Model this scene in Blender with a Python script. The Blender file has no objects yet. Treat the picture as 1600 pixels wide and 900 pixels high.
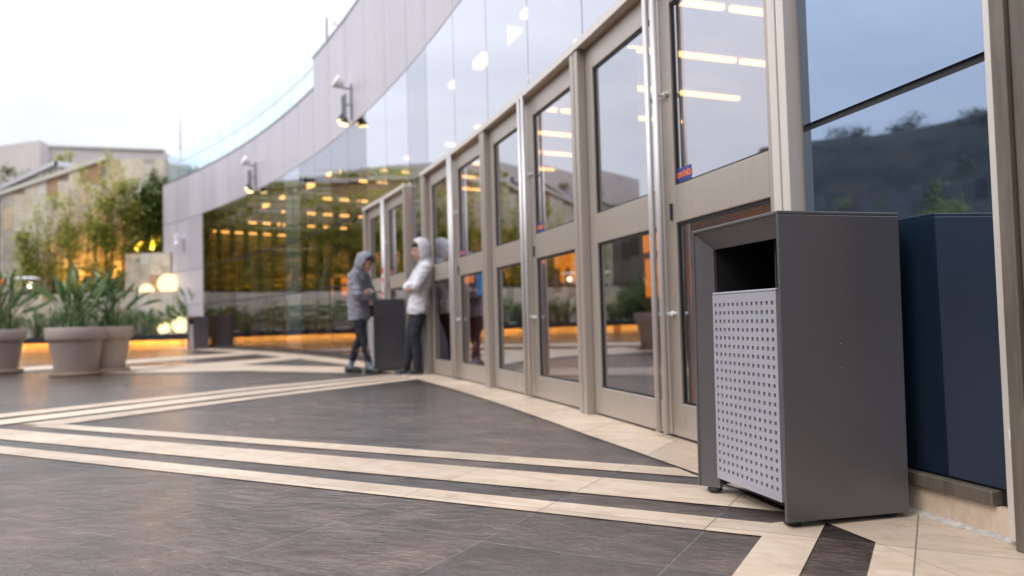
import bpy, bmesh, math, random
from mathutils import Vector, Matrix, noise

random.seed(7)
SC = bpy.context.scene
COL = SC.collection
PI = math.pi

# ------------------------------------------------------------------ camera
F_PX, PITCH, ROLL, CAM_H = 1204.48, 0.039105, 0.026932, 0.72
CX, CY, R = -52.6817, -10.5737, 55.7025          # centre and radius of the curved facade
_cp, _sp, _cr, _sr = math.cos(PITCH), math.sin(PITCH), math.cos(ROLL), math.sin(ROLL)
FWD = Vector((0, _cp, _sp)); UP0 = Vector((0, -_sp, _cp)); R0 = Vector((1, 0, 0))
RIGHT = R0*_cr - UP0*_sr
UP = R0*_sr + UP0*_cr
EYE = Vector((0, 0, CAM_H))

def ray(u, v): return FWD + RIGHT*((u-800)/F_PX) - UP*((v-450)/F_PX)
def gnd(u, v, z=0.0):
    d = ray(u, v); return EYE + d*((z-CAM_H)/d.z)
def at(u, v, Y):
    d = ray(u, v); return EYE + d*(Y/d.y)
def A(a, off=0.0, z=0.0):                            # point on the facade arc; off > 0 goes into the building
    return Vector((CX+(R+off)*math.cos(a), CY+(R+off)*math.sin(a), z))

cam_d = bpy.data.cameras.new('camera'); cam = bpy.data.objects.new('camera', cam_d); COL.objects.link(cam)
M = Matrix((( RIGHT.x, UP.x, -FWD.x), (RIGHT.y, UP.y, -FWD.y), (RIGHT.z, UP.z, -FWD.z))).to_4x4()
M.translation = EYE
cam.matrix_world = M
cam_d.sensor_width = 36; cam_d.lens = 36*F_PX/1600
cam_d.clip_end = 2000; cam_d.clip_start = 0.05
cam_d.dof.use_dof = True; cam_d.dof.focus_distance = 2.75; cam_d.dof.aperture_fstop = 1.7
SC.camera = cam

# ------------------------------------------------------------------ object helpers
def link(name, bm, mat, parent=None, smooth=False, auto=None):
    me = bpy.data.meshes.new(name)
    bmesh.ops.recalc_face_normals(bm, faces=bm.faces[:]) if auto != 'keep' else None
    bm.to_mesh(me); bm.free()
    for m in (mat if isinstance(mat, (list, tuple)) else [mat]): me.materials.append(m)
    if smooth:
        for p in me.polygons: p.use_smooth = True
    o = bpy.data.objects.new(name, me); COL.objects.link(o)
    if parent: o.parent = parent; o.matrix_parent_inverse = Matrix()
    return o
def thing(name, label, cat, loc=(0, 0, 0), rz=0.0, group=None):
    o = bpy.data.objects.new(name, None); COL.objects.link(o)
    o.location = loc; o.rotation_euler = (0, 0, rz); o.empty_display_size = .2
    o['label'] = label; o['category'] = cat
    if group: o['group'] = group
    return o
def tag(o, label, cat, group=None):
    o['label'] = label; o['category'] = cat
    if group: o['group'] = group
    return o
def structure(o): o['kind'] = 'structure'; return o
def stuff(o): o['kind'] = 'stuff'; return o
def dup(root, loc, rz=0.0, label=None, scale=None):
    r = root.copy(); COL.objects.link(r); r.location = loc; r.rotation_euler = (0, 0, rz)
    if scale: r.scale = (scale, scale, scale)
    if label: r['label'] = label
    for ch in list(root.children):
        c = ch.copy(); COL.objects.link(c); c.parent = r
        for g in list(ch.children):
            d = g.copy(); COL.objects.link(d); d.parent = c
    return r

def quad(bm, pts, mi=0):
    f = bm.faces.new([bm.verts.new(p) for p in pts]); f.material_index = mi; return f
def hexa(bm, b, t, mi=0):                            # prism from bottom ring b and top ring t
    n = len(b); vb = [bm.verts.new(p) for p in b]; vt = [bm.verts.new(p) for p in t]
    fs = [bm.faces.new(vb[::-1]), bm.faces.new(vt)]
    for i in range(n): fs.append(bm.faces.new([vb[i], vb[(i+1) % n], vt[(i+1) % n], vt[i]]))
    for f in fs: f.material_index = mi
    return vb+vt
def box(bm, x0, x1, y0, y1, z0, z1, mi=0, mat=None):
    b = [Vector(p) for p in ((x0, y0, z0), (x1, y0, z0), (x1, y1, z0), (x0, y1, z0))]
    t = [Vector((p.x, p.y, z1)) for p in b]
    if mat: b = [mat @ p for p in b]; t = [mat @ p for p in t]
    return hexa(bm, b, t, mi)
def arcbox(bm, a0, a1, o0, o1, z0, z1, n=1, mi=0):
    for i in range(n):
        s = a0+(a1-a0)*i/n; e = a0+(a1-a0)*(i+1)/n
        ring = [A(s, o0), A(e, o0), A(e, o1), A(s, o1)]
        hexa(bm, [p+Vector((0, 0, z0)) for p in ring], [p+Vector((0, 0, z1)) for p in ring], mi)
def ang(m): return m/R                               # metres along the arc to radians
def tube(bm, pts, rads, n=8, mi=0, closed=True):
    rings = []
    for i, p in enumerate(pts):
        p = Vector(p)
        d = (Vector(pts[min(i+1, len(pts)-1)])-Vector(pts[max(i-1, 0)])).normalized()
        ref = Vector((0, 0, 1)) if abs(d.z) < .9 else Vector((1, 0, 0))
        u = d.cross(ref).normalized(); v = d.cross(u)
        r = rads[i] if isinstance(rads, (list, tuple)) else rads
        rings.append([bm.verts.new(p+(u*math.cos(2*PI*k/n)+v*math.sin(2*PI*k/n))*r) for k in range(n)])
    for a, b in zip(rings, rings[1:]):
        for k in range(n):
            f = bm.faces.new([a[k], a[(k+1) % n], b[(k+1) % n], b[k]]); f.material_index = mi
    if closed:
        for r_ in (rings[0][::-1], rings[-1]):
            f = bm.faces.new(r_); f.material_index = mi
def lathe(bm, prof, n=32, c=(0, 0, 0), mi=0):
    c = Vector(c); rings = []
    for r, z in prof:
        if r < 1e-5: rings.append([bm.verts.new(c+Vector((0, 0, z)))])
        else: rings.append([bm.verts.new(c+Vector((r*math.cos(2*PI*k/n), r*math.sin(2*PI*k/n), z))) for k in range(n)])
    for a, b in zip(rings, rings[1:]):
        for k in range(n):
            va = [a[0]] if len(a) == 1 else [a[k], a[(k+1) % n]]
            vb = [b[0]] if len(b) == 1 else [b[(k+1) % n], b[k]]
            if len(va)+len(vb) > 2:
                f = bm.faces.new(va+vb); f.material_index = mi
def ell(bm, c, r, rot=None, n=14):
    m = Matrix.Translation(Vector(c))
    if rot is not None: m = m @ rot.to_4x4()
    m = m @ Matrix.Diagonal((r[0], r[1], r[2], 1))
    bmesh.ops.create_uvsphere(bm, u_segments=n+4, v_segments=n, radius=1, matrix=m)
def cap(bm, p0, p1, r0, r1, n=12):
    p0 = Vector(p0); p1 = Vector(p1)
    ell(bm, p0, (r0, r0, r0), n=n); ell(bm, p1, (r1, r1, r1), n=n)
    tube(bm, [p0, p1], [r0, r1], n=16)
def limb(bm, pts, rads):
    for i in range(len(pts)-1): cap(bm, pts[i], pts[i+1], rads[i], rads[i+1])
def bevel_all(bm, w, seg=2):
    bmesh.ops.remove_doubles(bm, verts=bm.verts[:], dist=1e-5)
    bmesh.ops.bevel(bm, geom=bm.edges[:], offset=w, segments=seg, affect='EDGES', profile=.5)

# ------------------------------------------------------------------ materials
def mat(name):
    m = bpy.data.materials.new(name); m.use_nodes = True
    nt = m.node_tree; nt.nodes.clear()
    out = nt.nodes.new('ShaderNodeOutputMaterial')
    return m, nt, out
def nd(nt, t, **kw):
    n = nt.nodes.new(t)
    for k, v in kw.items():
        if k.startswith('i_'):
            key = k[2:]; key = int(key) if key.isdigit() else key.replace('_', ' ')
            n.inputs[key].default_value = v
        else: setattr(n, k, v)
    return n
def L(nt, a, b): nt.links.new(a, b)
def mathn(nt, op, a, b=None, clamp=False):
    n = nt.nodes.new('ShaderNodeMath'); n.operation = op; n.use_clamp = clamp
    for i, x in enumerate((a, b)):
        if x is None: continue
        if isinstance(x, (int, float)): n.inputs[i].default_value = x
        else: L(nt, x, n.inputs[i])
    return n.outputs[0]
def ramp(nt, src, stops):
    n = nt.nodes.new('ShaderNodeValToRGB'); el = n.color_ramp.elements
    while len(el) < len(stops): el.new(.5)
    for e, (p, c) in zip(el, stops):
        e.position = p; e.color = (*c, 1) if len(c) == 3 else c
    L(nt, src, n.inputs[0]); return n.outputs[0]
def mix(nt, fac, a, b, mode='MIX'):
    n = nt.nodes.new('ShaderNodeMixRGB'); n.blend_type = mode
    for i, x in enumerate((fac, a, b)):
        if isinstance(x, (int, float)): n.inputs[i].default_value = x
        elif isinstance(x, tuple): n.inputs[i].default_value = (*x, 1)
        else: L(nt, x, n.inputs[i])
    return n.outputs[0]
def tex(nt, scale, detail=6, rough=.55, vec=None, dist=0.0):
    n = nd(nt, 'ShaderNodeTexNoise', i_Scale=scale, i_Detail=detail, i_Roughness=rough, i_Distortion=dist)
    L(nt, vec if vec is not None else nd(nt, 'ShaderNodeTexCoord').outputs['Object'], n.inputs['Vector'])
    return n.outputs['Fac']
def objvec(nt, scale=(1, 1, 1), rot=(0, 0, 0)):
    mp = nd(nt, 'ShaderNodeMapping'); L(nt, nd(nt, 'ShaderNodeTexCoord').outputs['Object'], mp.inputs['Vector'])
    mp.inputs['Scale'].default_value = scale; mp.inputs['Rotation'].default_value = rot
    return mp.outputs['Vector']
def plain(name, col, rough=.5, metal=0.0, var=.12, scale=6.0, bump=0.0, bscale=60, spec=.5, vs=(1, 1, 1)):
    m, nt, out = mat(name)
    p = nd(nt, 'ShaderNodeBsdfPrincipled', i_Metallic=metal)
    p.inputs['Specular IOR Level'].default_value = spec
    v = objvec(nt, vs)
    n = tex(nt, scale, 8, .6, v)
    lo = tuple(c*(1-var) for c in col); hi = tuple(min(1, c*(1+var)) for c in col)
    L(nt, ramp(nt, n, [(.3, lo), (.7, hi)]), p.inputs['Base Color'])
    L(nt, mathn(nt, 'ADD', mathn(nt, 'MULTIPLY', tex(nt, scale*2.3, 5, .6, v), .22), rough-.11), p.inputs['Roughness'])
    if bump:
        b = nd(nt, 'ShaderNodeBump', i_Strength=bump, i_Distance=.01)
        L(nt, tex(nt, bscale, 6, .65), b.inputs['Height']); L(nt, b.outputs[0], p.inputs['Normal'])
    L(nt, p.outputs[0], out.inputs[0]); return m
def emit(name, col, s):
    m, nt, out = mat(name)
    e = nd(nt, 'ShaderNodeEmission', i_Strength=s); e.inputs[0].default_value = (*col, 1)
    L(nt, e.outputs[0], out.inputs[0]); return m

TILE_ROT = math.radians(28.7)                        # the paving grid is laid along the stripes
def grid_lines(nt, sx, sy, w, ox=0.0, oy=0.0):
    v = objvec(nt, (1, 1, 1), (0, 0, TILE_ROT))
    s = nd(nt, 'ShaderNodeSeparateXYZ'); L(nt, v, s.inputs[0])
    def line(c, size, o):
        t = mathn(nt, 'FRACT', mathn(nt, 'ADD', mathn(nt, 'DIVIDE', c, size), o))
        d = mathn(nt, 'ABSOLUTE', mathn(nt, 'SUBTRACT', t, .5))
        return mathn(nt, 'GREATER_THAN', d, .5-w/size/2), mathn(nt, 'FLOOR', mathn(nt, 'ADD', mathn(nt, 'DIVIDE', c, size), o))
    lx, ix = line(s.outputs[0], sx, ox); ly, iy = line(s.outputs[1], sy, oy)
    cmb = nd(nt, 'ShaderNodeCombineXYZ'); L(nt, ix, cmb.inputs[0]); L(nt, iy, cmb.inputs[1])
    wn = nd(nt, 'ShaderNodeTexWhiteNoise', noise_dimensions='3D'); L(nt, cmb.outputs[0], wn.inputs['Vector'])
    return mathn(nt, 'MAXIMUM', lx, ly), wn.outputs['Value'], v

def slate():
    m, nt, out = mat('dark_slate_paving')
    p = nd(nt, 'ShaderNodeBsdfPrincipled')
    ln, rnd, v = grid_lines(nt, .62, .46, .0065, .13, .31)
    mp = nd(nt, 'ShaderNodeMapping'); L(nt, v, mp.inputs['Vector']); mp.inputs['Scale'].default_value = (1, 1.45, 1)
    n1 = tex(nt, 3.0, 9, .68, mp.outputs[0], .25); n2 = tex(nt, 38, 9, .75, mp.outputs[0]); n3 = tex(nt, .55, 3, .5, v); n4 = tex(nt, 10, 6, .65, mp.outputs[0], .3)
    c = ramp(nt, n1, [(.30, (.022, .015, .012)), (.5, (.066, .047, .038)), (.70, (.140, .102, .082))])
    c = mix(nt, .8, c, ramp(nt, n2, [(.3, (.4, .4, .4)), (.7, (1.7, 1.65, 1.58))]), 'MULTIPLY')
    c = mix(nt, 1.0, c, ramp(nt, rnd, [(0, (.66, .66, .68)), (.5, (1, .96, .93)), (1, (1.45, 1.32, 1.22))]), 'MULTIPLY')
    c = mix(nt, mathn(nt, 'MULTIPLY', ln, .75), c, (.15, .135, .125))
    L(nt, c, p.inputs['Base Color']); p.inputs['Specular IOR Level'].default_value = .75
    rg = mathn(nt, 'ADD', mathn(nt, 'MULTIPLY', ramp(nt, n3, [(.40, (0, 0, 0)), (.60, (1, 1, 1))]), .13), .085)
    rg = mathn(nt, 'ADD', rg, mathn(nt, 'MULTIPLY', n4, .14))
    L(nt, rg, p.inputs['Roughness'])
    h = mathn(nt, 'ADD', mathn(nt, 'MULTIPLY', n1, 2.0), mathn(nt, 'MULTIPLY', n2, .30))
    h = mathn(nt, 'ADD', h, mathn(nt, 'MULTIPLY', n4, .9))
    h = mathn(nt, 'SUBTRACT', h, mathn(nt, 'MULTIPLY', ln, .4))
    wet = ramp(nt, n3, [(.34, (1, 1, 1)), (.62, (.6, .6, .6))])
    L(nt, wet, p.inputs['Coat Weight']); p.inputs['Coat IOR'].default_value = 1.45
    L(nt, mathn(nt, 'ADD', mathn(nt, 'MULTIPLY', n4, .12), .03), p.inputs['Coat Roughness'])
    h2 = mathn(nt, 'ADD', mathn(nt, 'MULTIPLY', n1, 1.3), mathn(nt, 'MULTIPLY', n4, .55)); h2 = mathn(nt, 'ADD', h2, mathn(nt, 'MULTIPLY', n2, .20))
    h2 = mathn(nt, 'SUBTRACT', h2, mathn(nt, 'MULTIPLY', ln, .5))
    b2 = nd(nt, 'ShaderNodeBump', i_Strength=.95, i_Distance=.026); L(nt, h2, b2.inputs['Height']); L(nt, b2.outputs[0], p.inputs['Coat Normal'])
    b = nd(nt, 'ShaderNodeBump', i_Strength=.6, i_Distance=.02); L(nt, h, b.inputs['Height'])
    L(nt, b.outputs[0], p.inputs['Normal']); L(nt, p.outputs[0], out.inputs[0]); return m
def travertine(name='cream_travertine', grid=True, base=((.48, .375, .28), (.625, .51, .405), (.715, .605, .505))):
    m, nt, out = mat(name)
    p = nd(nt, 'ShaderNodeBsdfPrincipled')
    if grid: ln, rnd, v = grid_lines(nt, .62, .93, .005, .13, .2)
    else: v = objvec(nt)
    mp = nd(nt, 'ShaderNodeMapping'); L(nt, v, mp.inputs['Vector']); mp.inputs['Scale'].default_value = (1, 3.0, 1)
    n1 = tex(nt, 5, 9, .66, mp.outputs[0], .8); n2 = tex(nt, 55, 8, .7, mp.outputs[0]); n3 = tex(nt, 1.3, 4, .6, v)
    c = ramp(nt, n1, [(.28, base[0]), (.52, base[1]), (.75, base[2])])
    c = mix(nt, .5, c, ramp(nt, n2, [(.28, (.62, .58, .54)), (.45, (1, 1, 1)), (.8, (1.08, 1.08, 1.06))]), 'MULTIPLY')
    c = mix(nt, .55, c, ramp(nt, n3, [(.3, (.72, .68, .64)), (.7, (1.1, 1.08, 1.05))]), 'MULTIPLY')
    n5 = tex(nt, 11, 7, .75, v, .5)
    c = mix(nt, .8, c, ramp(nt, n5, [(.30, (.50, .46, .43)), (.39, (.93, .92, .91)), (.5, (1, 1, 1))]), 'MULTIPLY')
    if grid:
        c = mix(nt, 1.0, c, ramp(nt, rnd, [(0, (.88, .87, .86)), (1, (1.07, 1.06, 1.04))]), 'MULTIPLY')
        c = mix(nt, mathn(nt, 'MULTIPLY', ln, .8), c, (.12, .10, .09))
    L(nt, c, p.inputs['Base Color'])
    L(nt, mathn(nt, 'ADD', mathn(nt, 'MULTIPLY', n3, .3), .28), p.inputs['Roughness'])
    b = nd(nt, 'ShaderNodeBump', i_Strength=.2, i_Distance=.004); L(nt, n2, b.inputs['Height'])
    L(nt, b.outputs[0], p.inputs['Normal']); L(nt, p.outputs[0], out.inputs[0]); return m
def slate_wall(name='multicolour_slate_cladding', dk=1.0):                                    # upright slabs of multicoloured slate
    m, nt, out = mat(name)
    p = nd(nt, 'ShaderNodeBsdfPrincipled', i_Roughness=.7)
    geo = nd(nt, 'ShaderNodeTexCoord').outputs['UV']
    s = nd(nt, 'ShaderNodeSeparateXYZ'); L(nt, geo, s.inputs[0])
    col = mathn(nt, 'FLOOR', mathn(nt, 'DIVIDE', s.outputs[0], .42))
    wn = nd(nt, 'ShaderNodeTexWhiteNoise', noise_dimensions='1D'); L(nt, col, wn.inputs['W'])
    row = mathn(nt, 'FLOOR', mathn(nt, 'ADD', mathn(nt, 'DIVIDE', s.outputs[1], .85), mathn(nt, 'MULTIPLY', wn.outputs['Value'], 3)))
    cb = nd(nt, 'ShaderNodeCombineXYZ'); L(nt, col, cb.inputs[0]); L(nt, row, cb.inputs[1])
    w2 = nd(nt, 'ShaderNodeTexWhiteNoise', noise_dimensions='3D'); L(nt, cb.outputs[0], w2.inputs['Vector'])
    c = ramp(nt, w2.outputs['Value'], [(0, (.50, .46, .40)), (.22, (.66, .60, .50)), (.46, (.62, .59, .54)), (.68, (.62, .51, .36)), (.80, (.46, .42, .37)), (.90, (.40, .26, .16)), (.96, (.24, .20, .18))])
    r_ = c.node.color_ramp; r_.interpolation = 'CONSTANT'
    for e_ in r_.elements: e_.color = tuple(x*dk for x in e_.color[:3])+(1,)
    n1 = tex(nt, 2.2, 8, .65); n2 = tex(nt, 14, 8, .7)
    c = mix(nt, .7, c, ramp(nt, n1, [(.3, (.6, .56, .5)), (.7, (1.25, 1.2, 1.12))]), 'MULTIPLY')
    c = mix(nt, .5, c, ramp(nt, n2, [(.3, (.7, .66, .62)), (.7, (1.15, 1.13, 1.1))]), 'MULTIPLY')
    f1 = mathn(nt, 'FRACT', mathn(nt, 'DIVIDE', s.outputs[0], .42))
    f2 = mathn(nt, 'FRACT', mathn(nt, 'ADD', mathn(nt, 'DIVIDE', s.outputs[1], .85), mathn(nt, 'MULTIPLY', wn.outputs['Value'], 3)))
    ln = mathn(nt, 'MAXIMUM', mathn(nt, 'LESS_THAN', f1, .03), mathn(nt, 'LESS_THAN', f2, .014))
    c = mix(nt, mathn(nt, 'MULTIPLY', ln, .6), c, (.10, .09, .08))
    L(nt, c, p.inputs['Base Color'])
    b = nd(nt, 'ShaderNodeBump', i_Strength=.5, i_Distance=.02); L(nt, n2, b.inputs['Height'])
    L(nt, b.outputs[0], p.inputs['Normal']); L(nt, p.outputs[0], out.inputs[0]); return m
def coated_glass(name, tint, r0=.22, opaque=None, refl=(.93, .95, 1.0), wav=.0, ex=3.0):
    m, nt, out = mat(name)
    geo = nd(nt, 'ShaderNodeNewGeometry')
    dp = nd(nt, 'ShaderNodeVectorMath', operation='DOT_PRODUCT')
    L(nt, geo.outputs['Normal'], dp.inputs[0]); L(nt, geo.outputs['Incoming'], dp.inputs[1])
    c = mathn(nt, 'ABSOLUTE', dp.outputs['Value'])
    fr = mathn(nt, 'ADD', mathn(nt, 'MULTIPLY', mathn(nt, 'POWER', mathn(nt, 'SUBTRACT', 1.0, c, True), ex), 1-r0), r0)
    gl = nd(nt, 'ShaderNodeBsdfGlossy', i_Roughness=.0); gl.inputs['Color'].default_value = (*refl, 1)
    if wav:
        b = nd(nt, 'ShaderNodeBump', i_Strength=wav, i_Distance=.01)
        L(nt, tex(nt, 1.1, 2, .4), b.inputs['Height']); L(nt, b.outputs[0], gl.inputs['Normal'])
    if opaque:
        base = nd(nt, 'ShaderNodeBsdfDiffuse'); base.inputs[0].default_value = (*opaque, 1)
    else:
        base = nd(nt, 'ShaderNodeBsdfTransparent'); base.inputs[0].default_value = (*tint, 1)
        fr = mathn(nt, 'MULTIPLY', fr, mathn(nt, 'SUBTRACT', 1.0, geo.outputs['Backfacing']))
    mx = nd(nt, 'ShaderNodeMixShader'); L(nt, fr, mx.inputs[0])
    L(nt, base.outputs[0], mx.inputs[1]); L(nt, gl.outputs[0], mx.inputs[2])
    L(nt, mx.outputs[0], out.inputs[0]); return m
def leafmat(name, cols, rough=.45, trans=.25):
    m, nt, out = mat(name)
    p = nd(nt, 'ShaderNodeBsdfPrincipled', i_Roughness=rough)
    at_ = nd(nt, 'ShaderNodeNewGeometry')
    c = ramp(nt, at_.outputs['Random Per Island'], [(i/(len(cols)-1), k) for i, k in enumerate(cols)])
    c = mix(nt, .4, c, ramp(nt, tex(nt, 3, 4), [(.3, (.7, .7, .7)), (.7, (1.2, 1.2, 1.1))]), 'MULTIPLY')
    L(nt, c, p.inputs['Base Color'])
    t = nd(nt, 'ShaderNodeBsdfTranslucent'); L(nt, c, t.inputs[0])
    mx = nd(nt, 'ShaderNodeMixShader', i_0=trans); L(nt, p.outputs[0], mx.inputs[1]); L(nt, t.outputs[0], mx.inputs[2])
    L(nt, mx.outputs[0], out.inputs[0]); return m

def cladding():
    m, nt, out = mat('lilac_grey_aluminium'); p = nd(nt, 'ShaderNodeBsdfPrincipled')
    r_ = nd(nt, 'ShaderNodeNewGeometry').outputs['Random Per Island']
    c = ramp(nt, r_, [(0, (.475, .447, .492)), (1, (.545, .515, .562))])
    st = tex(nt, 3.5, 6, .6, objvec(nt, (1, 1, .10)))
    c = mix(nt, .5, c, ramp(nt, st, [(.3, (.86, .85, .84)), (.6, (1.03, 1.03, 1.03))]), 'MULTIPLY')
    L(nt, c, p.inputs['Base Color']); L(nt, mathn(nt, 'ADD', mathn(nt, 'MULTIPLY', r_, .1), .36), p.inputs['Roughness'])
    L(nt, p.outputs[0], out.inputs[0]); return m
MT = dict(
    slate=slate(), cream=travertine(), marble=travertine('plinth_travertine', False),
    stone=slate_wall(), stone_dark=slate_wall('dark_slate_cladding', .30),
    ground=plain('concrete_ground', (.28, .27, .26), .85, var=.2, scale=.4),
    clad=cladding(),
    cladgap=plain('dark_joint', (.10, .095, .105), .7),
    alu=plain('champagne_aluminium', (.43, .375, .325), .36, .4, .03, 5, vs=(6, 6, .4)),
    alu_light=plain('pale_aluminium_edge', (.66, .60, .54), .4, .2, .05, 5, vs=(6, 6, .4)),
    alu_old=plain('weathered_bronze_aluminium', (.15, .125, .10), .5, .3, .25, 8, .15, 90, vs=(4, 4, .5)),
    steel=plain('brushed_steel', (.66, .64, .64), .3, .75, .05, 9),
    fin=plain('dark_bronze_fin', (.05, .045, .04), .5, .3),
    satin=plain('satin_steel_bar', (.62, .60, .60), .42, .45, .04, 9),
    dark=plain('black_gasket', (.012, .012, .014), .5),
    glass=coated_glass('bronze_coated_glass', (.60, .43, .24), .32),
    glass_far=coated_glass('dark_bronze_curtain_glass', (.60, .43, .24), .20, ex=4.2),
    glass_up=coated_glass('pale_coated_glass', (.52, .42, .30), .44),
    spandrel=coated_glass('dark_blue_spandrel_glass', None, .31, (.013, .025, .045), (.64, .79, 1.0)),
    pier=coated_glass('grey_blue_spandrel_glass', None, .22, (.045, .062, .08)),
    clear=coated_glass('clear_balustrade_glass', (.74, .87, .89), .16),
    bin=plain('graphite_powder_coat', (.134, .128, .137), .33, .5, .10, 1.6),
    bin_in=plain('black_bin_liner', (.008, .008, .009), .6),
    silver=plain('silver_powder_coat', (.41, .41, .455), .42, .30, .05, 4),
    rubber=plain('black_rubber', (.012, .012, .012), .7),
    pot=plain('taupe_resin_pot', (.36, .295, .255), .55, 0, .08, 3),
    saucer=plain('terracotta_saucer', (.36, .27, .20), .6),
    soil=plain('dark_soil', (.05, .038, .028), .95, var=.4, scale=20, bump=.8),
    trough=plain('black_steel_trough', (.016, .017, .022), .45),
    pebble=plain('white_pebble', (.72, .72, .70), .7, var=.1),
    concrete=plain('pinkish_concrete_render', (.60, .53, .505), .85, var=.07, scale=.5),
    coping=plain('pale_stone_coping', (.60, .56, .50), .75, var=.08),
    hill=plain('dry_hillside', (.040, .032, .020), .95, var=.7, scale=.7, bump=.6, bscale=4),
    white=plain('white_paint', (.78, .78, .78), .45, var=.03),
    lampgrey=plain('lamp_grey_metal', (.22, .22, .24), .4, .5),
    lampblack=plain('lamp_black_metal', (.03, .03, .035), .45, .3),
    globe=emit('lit_globe', (1.0, .72, .38), 2.0),
    lens=emit('lit_flood_lens', (1.0, .72, .30), 4.0),
    uplens=emit('lit_uplight_lens', (1.0, .45, .10), 7.0),
    strip=emit('amber_led_strip', (1.0, .42, .07), 34.0),
    tube=emit('lit_ceiling_tube', (1.0, .90, .74), 9.0),
    amber=emit('amber_light_box', (1.0, .48, .10), 2.6),
    polelamp=emit('lit_pole_lamp', (1.0, .86, .6), 5.0),
    screen=emit('blue_screen', (.004, .12, 1.0), 6.0),
    wood=plain('interior_brown_panel', (.30, .155, .06), .55, var=.2, scale=.5),
    ceil=plain('interior_ceiling', (.38, .25, .13), .8, var=.05),
    ifloor=plain('interior_floor', (.16, .095, .05), .25, var=.15),
    bamboo=leafmat('bamboo_leaf', [(.17, .22, .03), (.34, .38, .06), (.50, .50, .11), (.60, .54, .17)], .45, .55),
    bushleaf=leafmat('dark_bamboo_leaf', [(.05, .09, .015), (.12, .18, .03), (.20, .25, .05)]),
    culm=plain('bamboo_culm', (.16, .15, .05), .5, var=.3),
    strel=leafmat('paddle_leaf', [(.045, .09, .03), (.11, .19, .065), (.24, .31, .13)], .3, .15),
    blossom=plain('orange_blossom', (.75, .13, .02), .5),
    dryleaf=leafmat('dry_olive_leaf', [(.05, .04, .014), (.10, .08, .026), (.15, .12, .045)]),
    grass=leafmat('ground_cover_leaf', [(.03, .07, .01), (.08, .13, .025)], .6),
    skin=plain('skin', (.50, .27, .19), .5, var=.06, scale=20),
    hair=plain('black_hair', (.012, .009, .008), .5),
    hoodie_grey=plain('grey_fleece', (.23, .23, .27), .95, var=.18, scale=14, bump=.35, bscale=90),
    hoodie_white=plain('white_fleece', (.60, .60, .635), .95, var=.08, scale=14, bump=.3, bscale=90),
    denim=plain('dark_navy_trousers', (.010, .012, .02), .85, var=.3, scale=12, bump=.2, bscale=60),
    sock=plain('light_blue_sock', (.20, .24, .30), .95, var=.1, scale=30),
    shoe=plain('black_shoe', (.012, .011, .012), .5),
    sole=plain('pale_shoe_sole', (.35, .36, .38), .6),
    eye=plain('dark_eye', (.01, .008, .008), .2),
    sealant=plain('whitish_sealant', (.46, .43, .40), .8, var=.3, scale=30, bump=.5, bscale=60),
)
def sticker_mats():
    return [plain('blue_sticker', (.03, .05, .25), .4), plain('orange_letter', (.85, .20, .04), .5)]
STK = sticker_mats()
def tapemat():
    m, nt, out = mat('red_white_tape')
    p = nd(nt, 'ShaderNodeBsdfPrincipled', i_Roughness=.4)
    s = nd(nt, 'ShaderNodeSeparateXYZ'); L(nt, nd(nt, 'ShaderNodeTexCoord').outputs['Object'], s.inputs[0])
    n = tex(nt, 7, 3)
    f = mathn(nt, 'FRACT', mathn(nt, 'ADD', mathn(nt, 'MULTIPLY', s.outputs[2], 5.5), mathn(nt, 'MULTIPLY', n, 2.2)))
    L(nt, mix(nt, mathn(nt, 'GREATER_THAN', f, .64), (.72, .66, .66), (.62, .07, .10)), p.inputs['Base Color'])
    L(nt, p.outputs[0], out.inputs[0]); return m
MT['tape'] = tapemat()

# ------------------------------------------------------------------ world and sun
SUN_AZ, SUN_EL = math.radians(-128), math.radians(46)  # bearing from +Y towards -X
w = bpy.data.worlds.new('World'); SC.world = w; w.use_nodes = True
nt = w.node_tree; nt.nodes.clear()
wo = nd(nt, 'ShaderNodeOutputWorld'); bg = nd(nt, 'ShaderNodeBackground', i_Strength=.1)
sky = nd(nt, 'ShaderNodeTexSky', sky_type='NISHITA'); sky.sun_disc = False
sky.sun_elevation = SUN_EL; sky.sun_rotation = SUN_AZ; sky.air_density = 1.0; sky.dust_density = .4
tc = nd(nt, 'ShaderNodeTexCoord').outputs['Generated']
mp = nd(nt, 'ShaderNodeMapping'); L(nt, tc, mp.inputs[0]); mp.inputs['Scale'].default_value = (1, 1, 2.2)
n = tex(nt, 1.7, 7, .55, mp.outputs[0], .3)
n2 = tex(nt, 4.2, 6, .6, mp.outputs[0], .2)
cl = ramp(nt, n, [(.28, (8.4, 8.9, 10.0)), (.50, (10.0, 10.2, 10.7)), (.75, (10.7, 10.75, 10.9))])
cl = mix(nt, .35, cl, ramp(nt, n2, [(.33, (.66, .70, .80)), (.6, (1.05, 1.05, 1.05))]), 'MULTIPLY')
dp = nd(nt, 'ShaderNodeVectorMath', operation='DOT_PRODUCT'); L(nt, tc, dp.inputs[0])
dp.inputs[1].default_value = Vector((-.95, .30, .10)).normalized()
glow = ramp(nt, mathn(nt, 'ADD', mathn(nt, 'MULTIPLY', dp.outputs['Value'], .5), .5), [(.30, (1.0, 1.02, 1.12)), (.70, (.98, .985, 1.0)), (.88, (1.04, 1.04, 1.06)), (.965, (1.50, 1.50, 1.58)), (1.0, (1.60, 1.60, 1.68))])
cl = mix(nt, 1.0, cl, glow, 'MULTIPLY')
sz = nd(nt, 'ShaderNodeSeparateXYZ'); L(nt, tc, sz.inputs[0])
cl = mix(nt, 1.0, cl, ramp(nt, sz.outputs[2], [(0, (.95, .95, .95)), (.25, (1.0, 1.0, 1.0)), (.6, (1.7, 1.7, 1.68)), (1.0, (3.0, 2.95, 2.85))]), 'MULTIPLY')
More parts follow.
